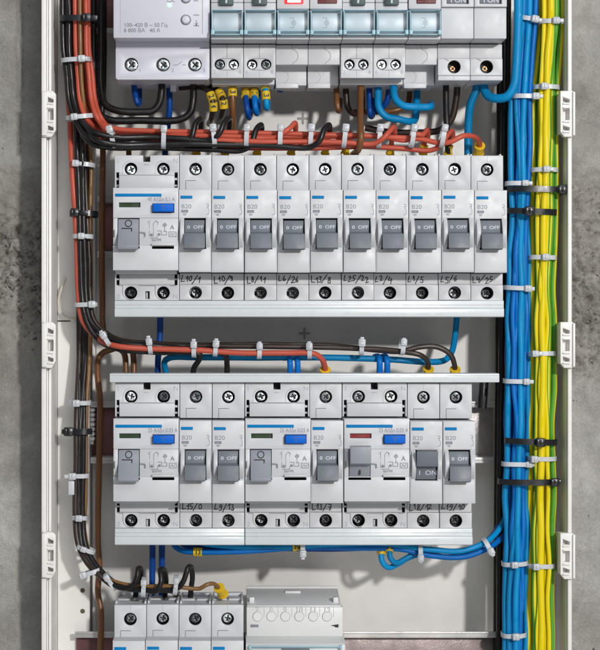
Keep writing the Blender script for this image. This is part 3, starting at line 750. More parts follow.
def ribbed(x, y0, y1, Y, label):
    b = MB(); n = int((y1 - y0) / 5)
    for k in range(n): b.box(-3.5, 3.5, k * 5, k * 5 + 3.8, -4, 4, 'case', .8)
    b.box(-2, 2, 0, (y1 - y0), -2, 2, 'case', .2)
    return thing('cable_sheath', label, 'cable sheath', rx(x, Y), rt(y0, Y), Y, None, b.mesh('cable_sheath'))
ribbed(92, 408, 446, 50, 'short white ribbed sheath behind the left wire bundle')

# ------------------------------------------------------------------ enclosure
enc = thing('distribution_box', 'white plastic distribution box body holding all the rows, set against raw concrete', 'distribution box', rx(45, 5), 325, 0)
ex = rx(45, 5)
def eb(): return MB()
YB = 70.0
L0, L1 = rx(42, 5) - ex, rx(50, 5) - ex
R0, R1 = rx(566, 5) - ex, rx(571, 5) - ex
TT, TB = -445, 445
b = eb(); b.box(L0 + 1, R1 - 1, TT, TB, YB, YB + 3, 'case', .3); 
link('back_panel', b.mesh('back_panel'), enc)
b = eb()
b.box(L0 + 2, L0 + 6, TT, TB, 6, YB, 'case', .3)
b.box(L0, L0 + 5, TT, TB, 1.5, 8, 'case', .6); b.box(L0 + 6.4, L0 + 9.2, TT, TB, 7, YB, 'case', .4)
link('side_wall', b.mesh('left_side'), enc)
b = eb()
b.box(R0 + .2, R1 - 2, TT, TB, 8, YB, 'case', .3); b.box(R0 + .8, R1, TT, TB, 2, 9, 'case', .6)
link('side_wall', b.mesh('right_side'), enc)
b = eb(); b.box(L0, R1, TT - 5, TT, 2, YB + 3, 'case', .5); link('top_wall', b.mesh('top_wall'), enc)
b = eb(); b.box(L0, R1, TB, TB + 5, 2, YB + 3, 'case', .5); link('bottom_wall', b.mesh('bottom_wall'), enc)
def bracket(side):
    def f(b):
        # C-shaped hinge seat: outer spine, plate with three stepped windows
        h = 46
        if side < 0: out = [(0, 0), (10, 0), (13, 3), (13, h - 7), (9, h), (0, h)]; xs = (5, 10.5)
        else: out = [(0, 0), (12.5, 0), (14, 2), (14, h - 2), (12, h), (4, h), (0, h - 5)]; xs = (2.5, 9.2)
        a, c = xs
        holes = [[(a, 6), (c, 8.6), (c, 11.6), (a, 11.6)], rc(a, c, 18, 29), [(a, 34.4), (c, 36.6), (c, 39.6), (a, 39.6)]]
        b.prism(out, holes, -1, 5, 'case', .4)
        b.box(out[0][0] + .5, out[1][0] - 1, 1, h - 6, 4.8, 14, 'case', .3)
        for t in (12.2, 16.2, 30.2, 40.4): b.box(a - .2, c + .2, t, t + 1.4, -2.2, 0, 'case', .2)
        if side > 0:
            b.box(0, 3, 3, h - 4, 0, 20, 'case', .4)
            b.box(12, 14.6, 1, h - 1, -2.6, 12, 'case', .5)
        else: b.box(-.8, 4.4, 1, h - 1, -2.6, 12, 'case', .5)
    return f
for side, px, pys in ((-1, 43, (91, 322, 532)), (1, 560, (91, 322, 533))):
    for py in pys:
        o = link('hinge_seat', shared('bracket%d' % side, bracket(side)), enc)
        o.location = V(rx(px, 0) - ex, 0, rt(py, 0) - 325)
b = eb()
for (px, py, w, h) in ((95, 332.6, 13, 2.2), (92, 547.8, 14, 2.2)):
    b.box(rx(px - w, 45) - ex, rx(px - 5, 45) - ex, rt(py, 45) - 325, rt(py + h, 45) - 325, 44.8, 45.2, 'slot', .05)
for (px, py) in ((82.6, 590.4), (82.6, 611.2)): b.lathe(rx(px, 45) - ex, rt(py, 45) - 325, [(0.01, 44.85), (2.2, 44.85), (2.5, 44.98)], 'slot')
link('panel_slot', b.mesh('panel_slot'), enc)
b = eb()
for (px, py) in ((304.5, 333.5), (303, 118.5)):
    b = eb(); x, t = rx(px, YB) - ex, rt(py, YB) - 325
    b.box(x - 6, x + 6, t - 1.1, t + 1.1, YB - .5, YB + .2, 'mark', .1); b.box(x - 1.1, x + 1.1, t - 6, t + 6, YB - .52, YB + .2, 'mark', .1)
    link('moulded_cross', b.mesh('moulded_cross'), enc)
b = eb()   # joints and steps of the inner left ledge
xl = rx(52, 40) - ex
b.box(L0 + 9.4, rx(84, 45) - ex, TT, rt(320.4, 45) - 325, 44, 47, 'case', .6)
link('inner_ledge', b.mesh('inner_ledge'), enc); b = eb()
b.box(L0 + 9.4, rx(90, 46) - ex, rt(321.6, 46) - 325, TB, 45, 48, 'case', .6)
link('inner_ledge', b.mesh('inner_ledge'), enc); b = eb()
b.box(rx(93, 64) - ex, rx(96, 64) - ex, TT, TB, 58, YB, 'case', .5)
link('inner_ledge', b.mesh('inner_ledge'), enc)

# ------------------------------------------------------------------ concrete wall (with the opening the box sits in)
def wall():
    def axis(lo, hi, f0, f1, fine, coarse):
        a = []; x = lo
        while x < hi: a.append(x); x += fine if f0 <= x < f1 else coarse
        a.append(hi); return a
    xs = axis(-.62, .72, -.14, .22, .0011, .008); zs = axis(-.62, .62, -.19, .19, .0011, .008)
    hx0, hx1 = (rx(45, 5) - CX) * S + .001, (rx(568, 5) - CX) * S - .001; hz = 444 * S
    verts = []; idx = {}
    faces = []
    Yw = .039
    nx, nz = len(xs), len(zs)
    for j, z in enumerate(zs):
        for i, x in enumerate(xs):
            py = CY - z / S; px = CX + x / S
            if hx0 + .003 < x < hx1 - .003 and abs(z) < hz - .003: verts.append((x, Yw, z)); continue
            p = Vector((x, 0, z))
            rough = 0.0
            if px > 300: rough = max(0, 1 - abs(py - 285) / 125) * min(1, max(0, (px - 575 + 25) / 25))
            else: rough = max(0, 1 - abs(py - 265) / 105)
            rough = min(1, rough * (3.2 if px > 300 else 2.2) * (0.6 + .8 * noise.noise(p * 18)))
            rough = max(0, rough)
            n = noise.fractal(p * 45, 1.0, 2.1, 5); rg = noise.fractal(p * 130 + Vector((3, 5, 7)), .9, 2.0, 5)
            rh = noise.fractal(p * 330, .8, 2.0, 3)
            y = Yw + .0009 * n + rough * (.0035 * n + .0085 * abs(noise.fractal(p * 110 + Vector((1, 2, 3)), .7, 2.2, 6)) + .0060 * abs(rh) + .001)
            if px < 300 and py < 150:
                for cxx in (9, 14.5):
                    dd = abs(px - cxx - 2.2 * noise.noise(Vector((0, cxx, z * 60))) - 1.2 * noise.noise(Vector((5, cxx, z * 400))))
                    y += .0016 * max(0, 1 - dd / 1.8)
            if px < 300: y -= .0012 * (1 if py < 165 + 6 * noise.noise(p * 60) else 0)
            else: y -= .0010 * (1 if py < 172 + 20 * noise.noise(p * 40) else 0) * 0.7
            verts.append((x, y, z))
    for j in range(nz - 1):
        for i in range(nx - 1):
            cx, cz = (xs[i] + xs[i + 1]) / 2, (zs[j] + zs[j + 1]) / 2
            if hx0 < cx < hx1 and abs(cz) < hz: continue
            a = j * nx + i; faces.append((a, a + 1, a + nx + 1, a + nx))
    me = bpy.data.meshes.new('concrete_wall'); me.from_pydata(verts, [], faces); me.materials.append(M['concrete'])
    me.polygons.foreach_set('use_smooth', [True] * len(me.polygons))
    o = bpy.data.objects.new('concrete_wall', me); col.objects.link(o)
    o['kind'] = 'structure'; o['label'] = 'raw grey concrete wall around the distribution box'; o['category'] = 'wall'
wall()

# ------------------------------------------------------------------ wires
def path_pts(ctrl, step=2.5):
    """ctrl: (photo px, photo py, depth mm) -> smooth list of world points (Catmull-Rom)"""
    P_ = [Vector(((rx(a, y) - CX) * S, y / 1000, (CY - rt(c, y)) * S)) for a, c, y in ctrl]
    P_ = [P_[0] * 2 - P_[1]] + P_ + [P_[-1] * 2 - P_[-2]]
    out = []
    for i in range(1, len(P_) - 2):
        p0, p1, p2, p3 = P_[i - 1:i + 3]
        d1 = max(1e-6, (p1 - p0).length ** .5); d2 = max(1e-6, (p2 - p1).length ** .5); d3 = max(1e-6, (p3 - p2).length ** .5)
        n = max(2, int((p2 - p1).length / (step * S)))
        m1 = (p2 - p1) + d2 * ((p1 - p0) / d1 - (p2 - p0) / (d1 + d2)) ; m2 = (p2 - p1) + d2 * ((p3 - p2) / d3 - (p3 - p1) / (d2 + d3))
        for k in range(n):
            u = k / n; u2 = u * u; u3 = u2 * u
            out.append((2 * u3 - 3 * u2 + 1) * p1 + (u3 - 2 * u2 + u) * m1 + (-2 * u3 + 3 * u2) * p2 + (u3 - u2) * m2)
    out.append(P_[-2].copy()); return out
def tube(b, pts, r, m, n=12, phase=0.0, twist=0.0, cap=True):
    vs = []; T = []
    for i in range(len(pts)):
        d = pts[min(i + 1, len(pts) - 1)] - pts[max(i - 1, 0)]; T.append(d.normalized())
    up = Vector((0, -1, 0)); up = (up - T[0] * up.dot(T[0]))
    if up.length < .1: up = Vector((1, 0, 0)) - T[0] * T[0].x
    up.normalize(); L_ = 0; ls = [0]
    sd0 = random.random() * 50
    for i, p in enumerate(pts):
        if i:
            up = (up - T[i] * up.dot(T[i])).normalized(); L_ += (p - pts[i - 1]).length; ls.append(L_)
        sd = T[i].cross(up)
        for k in range(n):
            a = 2 * PI * k / n; vs.append(p + (up * math.cos(a) + sd * math.sin(a)) * r * (1 + .045 * noise.noise(Vector((i * .13 + sd0, k * .2, sd0)))))
    fs = []; uv = []
    for i in range(len(pts) - 1):
        for k in range(n):
            j = (k + 1) % n; fs.append([i * n + k, i * n + j, (i + 1) * n + j, (i + 1) * n + k])
            a, c = ls[i] * twist + phase, ls[i + 1] * twist + phase
            uv.append([(ls[i], k / n + a + 5), (ls[i], (k + 1) / n + a + 5), (ls[i + 1], (k + 1) / n + c + 5), (ls[i + 1], k / n + c + 5)])
    if cap:
        fs.append(list(range(n))[::-1]); fs.append([(len(pts) - 1) * n + k for k in range(n)]); uv += [[(0, 5)] * n] * 2
    b.raw(vs, fs, m, uv)
def wire(label, m, r, ctrl, group, sleeve=None, ferrule=None, phase=0, twist=0, jitter=0, name='wire', cat='wire'):
    jitter = jitter or (.5 if len(ctrl) < 30 and group in (GA, GB, GC) else 0)
    if jitter:
        rn = random.Random(len(label) * 7 + int(ctrl[0][0] * 10))
        c2 = [ctrl[0]]
        for a, c in zip(ctrl[:-1], ctrl[1:]):
            L_ = math.hypot(c[0] - a[0], c[1] - a[1]); n = int(L_ // 45)
            for k in range(1, n + 1):
                f = k / (n + 1); c2.append((a[0] + (c[0] - a[0]) * f + rn.uniform(-jitter, jitter), a[1] + (c[1] - a[1]) * f, a[2] + (c[2] - a[2]) * f + rn.uniform(-jitter, jitter) * .5))
            c2.append(c)
        ctrl = c2
    pts = path_pts(ctrl)
    base = pts[0].copy(); loc = [p - base for p in pts]
    b = MB(); tube(b, loc, r * S, m, phase=phase, twist=twist)
    o = bpy.data.objects.new(name, b.mesh(name)); col.objects.link(o); o.location = base
    o['label'] = label; o['category'] = cat
    if group: o['group'] = group
    if ferrule:      # coloured collar at the end of the wire
        L_, rr, kind = ferrule
        e = loc[-1]; k = len(loc) - 1; acc = 0
        while k > 0 and acc < L_ * S: acc += (loc[k] - loc[k - 1]).length; k -= 1
        seg = loc[k:]
        b = MB(); tube(b, seg, rr * S, 'ferrule', n=10)
        for q in (0, len(seg) - 1):
            d = (seg[min(q + 1, len(seg) - 1)] - seg[max(q - 1, 0)]).normalized() * .8 * S
            tube(b, [seg[q] - d, seg[q] + d], (rr + .7) * S, 'ferrule', n=10)
        link('ferrule', b.mesh('ferrule'), o)
    if sleeve:       # numbered marker sleeves: list of (fraction along wire, text)
        for fr_, txt in sleeve:
            k = min(len(loc) - 3, max(2, int(fr_ * len(loc)))); p = loc[k]; d = (loc[k + 2] - loc[k - 2]).normalized()
            b = MB(); tube(b, [p - d * 4.3 * S, p + d * 4.3 * S], (r + 1.6) * S, 'sleeve', n=14)
            s_ = link('marker_sleeve', b.mesh('marker_sleeve'), o)
            b = MB(); b.text(txt, 0, 2.0, 5.4 if len(txt) < 2 else 4.4, 0, 'ink', 'CENTER', bold=.15)
            t = link('sleeve_number', b.mesh('sleeve_number'), s_); t.location = p + Vector((0, -(r + 2.0) * S, 0))
            ang = math.atan2(d.z, d.x); ang = ang % PI
            t.rotation_euler = (0, -(ang if ang < PI / 2 else ang - PI), 0)
    return o

GA = 'wires of the upper left bundle'; GB = 'wires running down to the second gap'; GC = 'wires running down to the bottom row'
GBL = 'blue wires of the right bundle'; GY = 'green and yellow wires of the right bundle'
# -- upper left bundle, turning right into the gap above the ten-breaker row
def feed(label, m, r, x0, Y0, xa, lane, Yl, xt, up=119, d=1, mode='curl', yend=26, ph=4):
    """down the left side at x0/xa, along the gap at 'lane', curl forwards and down into the terminal at xt"""
    c = [(x0, -14, Y0), (x0 + 1, 50, Y0), (xa, 100, Y0), (xa + 6, 118, (Y0 * .6 + Yl * .4)), (xa + 20, lane - 5, Yl + (16 if m == 'wred' else -3)), (xa + 40, lane, Yl + (14 if m == 'wred' else -3)), (xa + 75, lane, Yl + (8 if m == 'wred' else 0))]
    x = xa + 118
    while x < xt - 40: c.append((x, lane + random.uniform(-1.2, 1.2), Yl + random.uniform(-1, 1))); x += 55
    if mode == 'curl':
        c += [(xt - 16, lane + 3, Yl - 1.5), (xt - 6, lane - 3, Yl - 4), (xt - 1, up + 5, Yl - 3), (xt + 4, up, Yl + 2), (xt + 4.5, up + 8, Yl + 9), (xt + 2, 140, 22), (xt, 153.5, yend)]
    return wire(label, m, r, c, GA, ferrule=(6, ph, 'y'))
feed('black wire dropping into the left-hand end of the gap above breaker L10/1', 'wblack', 2.9, 62.5, 14, 69, 142.5, 4, 196.5)
feed('black wire curling over the red wires into breaker L10/9', 'wblack', 2.9, 68.2, 12, 74, 137, 1, 225, up=118)
feed('black wire curling over the red wires into breaker L8/11', 'wblack', 2.9, 66, 20, 70, 147.5, 5, 257, up=125)
feed('red wire curling up into breaker L6/26', 'wred', 2.6, 75, 12, 80, 134.5, 3, 291, up=123)
feed('black wire curling up into breaker L13/8', 'wblack', 2.9, 70, 20, 76, 144.5, 0, 325, up=125)
feed('red wire looping into breaker L2/4', 'wred', 2.6, 85.6, 12, 91.5, 140.5, 0, 390, up=127)
feed('red wire looping into breaker L1/5', 'wred', 2.6, 88, 20, 95, 137, 7, 423, up=130)
feed('red wire curling into breaker L5/6', 'wred', 2.6, 78, 22, 84, 147, 8, 448, up=131)
feed('rearmost red wire of the upper gap, ending near breaker L25/22', 'wred', 2.6, 82, 24, 88, 143, 14, 345, up=132)
c = [(84, -14, 18), (84.5, 50, 18), (90, 100, 18), (96, 118, 15), (112, 128, 10), (150, 131, 8), (230, 132.5, 6), (300, 134, 6), (370, 136, 6), (420, 139, 5), (440, 143, 3), (450, 142, 1), (463, 136, 1), (473, 136.5, 6), (479.5, 143, 18), (478.5, 153, 26)]
wire('red wire rising at the right end of the upper gap into breaker L4/25', 'wred', 2.7, c, GA, ferrule=(10, 5, 'y'))
wire('golden brown wire squeezed between the two red wires at top left', 'wgold', 2.1, [(80.2, -14, 9), (80.4, 40, 9), (81.5, 80, 10), (85, 112, 13), (89, 135, 24), (91, 170, 24), (90.5, 230, 22), (91, 290, 24), (90, 345, 30), (87, 400, 26), (85.8, 470, 24), (84.5, 530, 24), (92, 560, 20), (107, 578, 12), (135, 586, 8), (170, 586, 6), (200, 588.5, 6), (206, 585, 5), (213, 583.6, 7), (219, 588, 11), (223, 594, 16)], GC, ferrule=(11, 5, 'y'))
# two thick black loops into the voltage relay
wire('thick black wire of the inner loop rising into the voltage relay', 'wblack', 3.7, [(101, -14, 30), (101, 40, 30), (101.5, 88, 26), (105, 104, 22), (117, 110.5, 20), (140, 112, 20), (153, 110.5, 20), (159.5, 103, 20), (161.5, 92, 20), (162, 78, 22)], 'thick black loops')
wire('thick black wire of the outer loop rising into the voltage relay', 'wblack', 3.7, [(93.5, -14, 32), (93.5, 40, 32), (94.5, 95, 28), (98, 112, 24), (108, 119.5, 22), (140, 120.5, 22), (180, 119.5, 22), (190, 113, 22), (193, 102, 22), (193.6, 78, 24)], 'thick black loops')
wire('black wire running straight down beside the voltage relay, hidden in shade', 'wblack', 3.4, [(103, -14, 44), (103.5, 60, 42), (102, 110, 42), (99, 140, 44)], 'thick black loops')
# -- wires that carry on down to the second gap
def gap2(label, m, r, x0, Y0, x1, x2, lane, Yl, tail, fer=True):
    c = [(66 + (x0 - 71) * .6, 60, 34), (x0 - 1, 120, 30), (x0, 145, Y0), (x1, 235, Y0 - 2), (x2, 295, Y0 - 2), (x2 + 4, 320, Y0 - 4), (x2 + 17, lane - 12, Y0 - 6), (x2 + 36, lane - 3, Yl), (x2 + 70, lane, Yl)] + tail
    return wire(label, m, r, c, GB, ferrule=(7, 5, 'y') if fer else None)
gap2('red wire running down the left side and along the second gap into breaker L13/7', 'wred', 2.9, 71, 20, 76.5, 78.6, 348.6, 2, [(195, 350, 2), (240, 353, 2), (290, 353, 2), (313, 353.5, 2), (321, 358, 4), (325, 368, 10), (325, 376, 14)])
gap2('black wire dropping into breaker L15/0 from the second gap', 'wblack', 2.9, 77, 18, 80, 82, 352, 6, [(170, 352.5, 5), (190, 352.5, 4), (200, 354.5, 4), (199, 360, 8), (194, 368, 12), (193, 376, 14)], False)
gap2('black wire dropping straight into breaker L9/13 from the second gap', 'wblack', 2.9, 82, 18, 84, 86, 346, 7, [(170, 347.5, 8), (215, 351, 6), (225, 355, 6), (227, 365, 12), (227, 377, 14)], False)
gap2('black wire along the second gap ending at the breaker that is switched on', 'wdbrown', 2.7, 84, 24, 88, 90, 345.5, 10, [(190, 346, 10), (260, 346.5, 8), (330, 347.5, 8), (380, 349.5, 7), (405, 352, 5), (420, 355, 5), (427, 361, 8), (428.5, 376, 14)])
gap2('black wire arching over the end of the second gap into breaker L19/10', 'wdbrown', 2.7, 80, 26, 84, 86, 343.5, 13, [(190, 345, 12), (260, 344.5, 11), (330, 345.5, 10), (380, 350.5, 9), (400, 351.5, 6), (420, 347, 6), (437, 347, 7), (450, 354, 8), (454.5, 365, 10), (455, 376, 14)])
# -- wires down to the bottom row
def gap3(label, m, r, xs, Y0, tail, fer=True, lane=0):
    c = [(70 + lane, 60, 38), (xs[0], 150, 32), (xs[1], 235, 28), (xs[2], 340, 34), (xs[3], 430, 22), (xs[4], 515, 22), (xs[4] + 3, 545, 20), (xs[4] + 12, 563, 17), (xs[4] + 28, 579 + lane * .3, 12)] + tail
    return wire(label, m, r, c, GC, ferrule=(6, 4.4, 'y') if fer else None)
gap3('black wire curling into the leftmost bottom breaker', 'wblack', 2.8, (79, 80, 79, 79.5, 78), 22, [(122, 588, 6), (132, 586, 3), (137, 577, 1), (138.5, 568.5, 3), (141, 570, 8), (140, 580, 16), (136, 592, 26), (135, 606, 28)])
gap3('black wire curling into the second bottom breaker', 'wblack', 2.8, (84, 85, 84, 83.5, 82.5), 20, [(125, 588, 8), (145, 590, 4), (156, 591, 1), (161, 582, 0), (160.5, 570, 3), (164, 570, 8), (166, 580, 16), (165, 592, 26), (165, 606, 28)], lane=2)
gap3('black wire curling in a tall pointed loop into the third bottom breaker', 'wblack', 2.8, (87, 88, 87, 80, 79), 26, [(125, 585, 10), (150, 588, 8), (176, 589, 5), (183, 582, 3), (188, 568, 3), (191, 567, 8), (192.5, 577, 16), (191, 590, 24), (190, 606, 28)], lane=4)
gap3('dark brown wire at the back of the lower left bundle', 'wdbrown', 3.0, (82, 83, 80, 76.5, 75.5), 28, [(115, 586, 14), (140, 589, 12), (165, 590, 14), (175, 593, 24), (178, 606, 30)], False, lane=-1)
# long brown wires
wire('long brown wire left of the ten breakers, running down to the 25 A switch', 'wbrown', 3.1, [(103, 128, 46), (103, 160, 44), (102, 230, 44), (102.5, 300, 44), (104, 332, 42), (112, 345, 40), (121, 350, 34), (125, 356, 28), (126, 378, 26)], 'brown wires at the left of the rows')
wire('long brown wire arching under the black bundle and running down to the bottom edge', 'wbrown', 3.2, [(134, 376, 26), (133.5, 356, 28), (131, 345, 32), (127, 341.5, 36), (113, 349, 38), (104, 352, 38), (98.6, 358, 38), (97.5, 372, 38), (100, 400, 38), (99, 470, 38), (98, 540, 38), (99.5, 570, 38), (98, 592, 38), (101, 612, 36), (99.5, 665, 34)], 'brown wires at the left of the rows')
wire('short brown wire entering the 40 A switch from above', 'wbrown', 2.8, [(131, 132, 36), (129, 142, 32), (129, 157, 26)], None)
# -- blue wires on the left part
GQ = 'short blue wires between the rows'
wire('blue wire end curving below the voltage relay', 'wdblue', 3.0, [(134, 78, 28), (134.5, 90, 26), (137, 102, 24), (139, 104.5, 30), (139.5, 98, 40), (139, 80, 46)], GQ)
wire('blue wire running down from the voltage relay to the 40 A switch', 'wdblue', 3.2, [(169, 78, 40), (169.5, 110, 38), (166, 140, 30), (165, 157, 26)], GQ)
wire('dark blue wire dropping from the 40 A switch to the 25 A switch', 'wdblue', 3.2, [(160, 300, 34), (160, 335, 36), (158, 362, 34), (158, 382, 30)], GQ)
wire('blue wire along the second gap rising at its right end', 'wlblue', 3.2, [(168, 382, 26), (166, 372, 26), (164.5, 362, 24), (171, 357.5, 20), (195, 357.3, 18), (260, 357.6, 16), (330, 357.6, 15), (390, 359.5, 16), (430, 362, 18), (445, 360, 22), (452, 351, 28), (455, 335, 34), (457, 312, 36), (457, 300, 36)], GQ)
for x, w_ in ((290, 'left'), (297.5, 'right')):
    wire('%s wire of the short blue pair dropping into the switch beside breaker L9/13' % w_, 'wblue', 3.0, [(x - 6, 358, 20), (x - 1.5, 357.5, 16), (x, 362, 12), (x, 378, 14)], GQ)
for x, w_ in ((379.5, 'left'), (387, 'right')):
    wire('%s wire of the short blue pair dropping into the switch with the raised toggle' % w_, 'wblue', 3.1, [(x - 5, 357, 20), (x - 1.5, 356.5, 15), (x, 361, 11), (x, 378, 14)], GQ)
for x, w_ in ((152.5, 'left'), (162, 'right')):
    wire('%s wire of the dark blue pair dropping behind the bottom row breakers' % w_, 'wdblue', 3.2, [(x, 540, 36), (x, 560, 38), (x - .5, 600, 40), (x - .5, 640, 44)], GQ)
# third gap blue bundle
G3 = 'blue wires of the gap under the lower switches'
wire('blue wire curving round below breaker L15/0, lowest in its bundle', 'wblue', 2.9, [(172, 536, 26), (174, 545, 22), (182, 550.5, 18), (198, 552, 16), (250, 551, 14), (300, 547.5, 14), (360, 548, 12), (400, 549, 12), (430, 555.5, 12), (462, 557, 12), (484, 550, 14), (498, 541, 22), (510, 525, 34), (512, 480, 40), (511, 420, 40)], G3, sleeve=[(.075, '13')])
wire('light blue wire along the top of the bundle under the lower switches', 'wlblue', 2.9, [(196, 534, 26), (200, 542, 18), (220, 545.5, 14), (270, 548, 14), (330, 544.5, 12), (390, 545, 12), (430, 549.5, 9), (460, 551, 9), (482, 544, 11), (497, 532, 20), (507, 510, 34), (508, 460, 40)], G3, sleeve=[(.28, 'N')])
wire('rearmost blue wire of the bundle under the lower switches', 'wdblue', 2.9, [(176, 536, 30), (182, 544, 26), (200, 548, 22), (260, 548, 20), (330, 549, 20), (400, 547.5, 20), (440, 551, 18), (470, 551, 18), (488, 540, 22), (500, 522, 34), (503, 470, 42)], G3)
wire('outer blue wire of the pair hooking down below the switch with the raised toggle', 'wlblue', 2.9, [(383, 534, 20), (381.5, 548, 15), (382, 561, 13), (388, 567.5, 14), (396, 565, 16), (410, 557, 18), (430, 552, 20)], G3, sleeve=[(.24, 'N')])
wire('inner blue wire of the pair hooking down below the switch with the raised toggle', 'wlblue', 2.9, [(391, 534, 18), (389.5, 548, 13), (390.5, 558, 11), (396, 563, 12), (404, 559.5, 14), (416, 553, 16), (432, 549, 18)], G3, sleeve=[(.24, '2')])
# -- stubs under the top row
GT = 'short numbered wires under the top row'
wire('dark wire with number sleeve hanging left of the other sleeves', 'wdbrown', 3.0, [(180, 88, 34), (196, 87, 28), (208, 91, 22), (213, 104, 20), (212, 116, 24), (209, 124, 40)], GT, sleeve=[(.45, '2'), (.575, '4')])
wire('dark wire with number sleeve second from the left under the top row', 'wdbrown', 3.0, [(190, 84, 38), (206, 86, 32), (219, 92, 24), (223.5, 104, 22), (222, 114, 28), (219, 122, 42)], GT, sleeve=[(.46, '1'), (.585, '2')])
wire('brown wire with the highest number sleeve, dropping into the upper gap', 'wbrown', 3.1, [(233, 74, 26), (232.5, 90, 22), (232.8, 105, 22), (233, 122, 26), (232, 140, 34)], GT, sleeve=[(.16, '5'), (.295, '3')])
wire('dark blue wire end with number sleeve, left of three', 'wdblue', 3.0, [(252, 74, 34), (246, 88, 28), (246, 100, 22), (247.5, 111, 20), (249, 117.5, 24), (250, 113, 34), (250, 96, 44)], GT, sleeve=[(.20, '2'), (.295, '4')])
wire('blue wire end with number sleeve, middle of three', 'wblue', 3.0, [(262, 74, 34), (255, 86, 28), (254.5, 98, 22), (255.5, 108, 20), (257, 113.5, 24), (258, 108, 34), (258, 92, 44)], GT, sleeve=[(.20, '1'), (.30, '2')])
wire('light blue wire end with number sleeve, right of three', 'wlblue', 3.0, [(264, 74, 26), (265, 86, 20), (266, 96, 18), (266.5, 106, 18), (267.5, 108.5, 24), (268, 100, 36), (268, 84, 44)], GT, sleeve=[(.17, '5'), (.285, '3')])
wire('dark blue wire stub partly hidden behind the lit lamp module', 'wdblue', 3.2, [(270, 74, 40), (276, 86, 40), (281, 90, 44), (284, 80, 48)], GT)
GR = 'wires hanging under the right part of the top row'
wire('brown wire end hanging leftmost under the second twin module', 'wbrown', 3.0, [(337, 74, 34), (336.5, 95, 30), (337.5, 108, 28), (339, 111, 34), (340, 100, 46)], GR)
wire('dark brown wire looping behind under the second twin module', 'wdbrown', 3.2, [(346, 74, 34), (346, 95, 32), (348, 108, 32), (354, 114, 36), (361, 111.5, 42), (362, 90, 48)], GR)
wire('brown wire dropping straight through the upper gap into breaker L25/22', 'wbrown', 3.3, [(361, 74, 20), (360.5, 100, 14), (360.5, 125, 0), (361, 138, -4), (359, 148, 0), (355, 153, 14), (354, 157, 26)], GR, ferrule=(6, 4.4, 'y'))
wire('dark blue wire end under the second twin module, ending above the red wires', 'wdblue', 3.2, [(369, 74, 32), (369.5, 100, 30), (370, 113, 28), (372, 116, 36), (374, 100, 46)], GR)
wire('blue wire sweeping in a wide U under the second twin module', 'wlblue', 3.7, [(378.5, 74, 26), (378, 95, 24), (379, 108, 22), (386, 116.5, 22), (400, 119.5, 22), (409, 121.5, 24), (414.5, 120, 28), (416, 112, 34), (417, 90, 42)], GR)
wire('bright blue wire bending right and ending below the unlit lamp module', 'wlblue', 3.7, [(394, 74, 20), (393.5, 88, 16), (395.5, 99, 12), (403, 105.5, 10), (415, 107, 10), (428.5, 107, 10), (431, 106, 18), (431, 104, 34)], GR)
wire('dark blue wire crossing behind the blue U-shaped wire', 'wdblue', 3.2, [(389, 74, 36), (389, 90, 36), (386, 103, 38), (376, 111, 42)], GR)
wire('brown wire lying behind the blue wires below the second twin module', 'wbrown', 3.0, [(354, 112, 50), (375, 112, 46), (395, 110.5, 44), (407, 105, 46), (410, 90, 50), (411, 78, 52)], GR)
wire('black wire dropping straight down beside the plain top row breakers', 'wblack', 3.2, [(446, 72, 24), (446, 100, 22), (447, 130, 20), (448.5, 156, 26)], GR)
wire('dark brown wire curving left behind the red wires from the plain top row breakers', 'wdbrown', 3.4, [(458, 72, 30), (456, 100, 32), (451, 120, 34), (440, 130, 36), (420, 132.5, 38), (390, 132, 40), (365, 128, 42)], GR)
wire('thick blue wire dropping straight into breaker L4/25 from the top row', 'wlblue', 4.0, [(477.5, 80, 22), (476, 90, 22), (470.5, 104, 24), (468.5, 120, 28), (468, 140, 30), (468, 158, 30)], GR)
wire('thickest light blue wire, curving from the right bundle up into the top row breaker', 'wlblue', 4.5, [(518.5, -14, 8), (518, 30, 8), (516.5, 65, 8), (514, 86, 8), (507, 96.5, 9), (496, 98.5, 12), (487.5, 95.5, 16), (483.5, 86, 20), (483.2, 74, 24)], GR)
# -- right bundle
bl = [('wblue', 525, 518.5, 516.5, 511.5, 14), ('wlblue', 530, 524, 521.5, 516, 12), ('wblue', 536, 529.5, 525.5, 519.5, 14), ('wlblue', 522, 511.5, 509.5, 504.5, 16),
      ('wblue', 527, 524, 514, 520, 13), ('wlblue', 524, 516, 523, 509.5, 13), ('wblue', 534, 521, 527, 522.5, 20),
      ('wdblue', 528, 514, 512, 507, 22), ('wlblue', 533, 527, 528.5, 524.5, 18), ('wdblue', 519, 521, 518, 513, 24), ('wblue', 531, 525, 508.5, 508, 20)]
bn = ['blue wire running full height near the middle of the blue bundle', 'light blue wire at the front of the blue bundle', 'blue wire on the right side of the blue bundle', 'light blue wire at the left edge of the blue bundle',
      'thin blue wire wandering across the front of the blue bundle', 'thin light blue wire crossing the blue bundle from left to right and back', 'blue wire tucked between the front wires near the right edge of the blue bundle',
      'dark blue wire showing between others at the left of the blue bundle', 'light blue wire at the right edge of the blue bundle against the yellow ones', 'dark blue wire deep in the middle of the blue bundle', 'blue wire crossing behind the blue bundle from right to left']
for (m, a, c, d, e, Y), l in zip(bl, bn):
    wire(l, m, {511.5: 3.0, 516: 3.2, 519.5: 2.9, 504.5: 3.1, 520: 2.4, 509.5: 2.5}.get(e, 2.8), [(a, -14, Y), (a - 1, 20, Y), (c, 100, Y), ((c + d) / 2 + .5, 184, Y), (d, 290, Y), (d - 1, 380, Y), ((d + e) / 2, 464, Y), (e + 1.5, 563, Y), (e, 665, Y)], GBL, jitter=2.1)
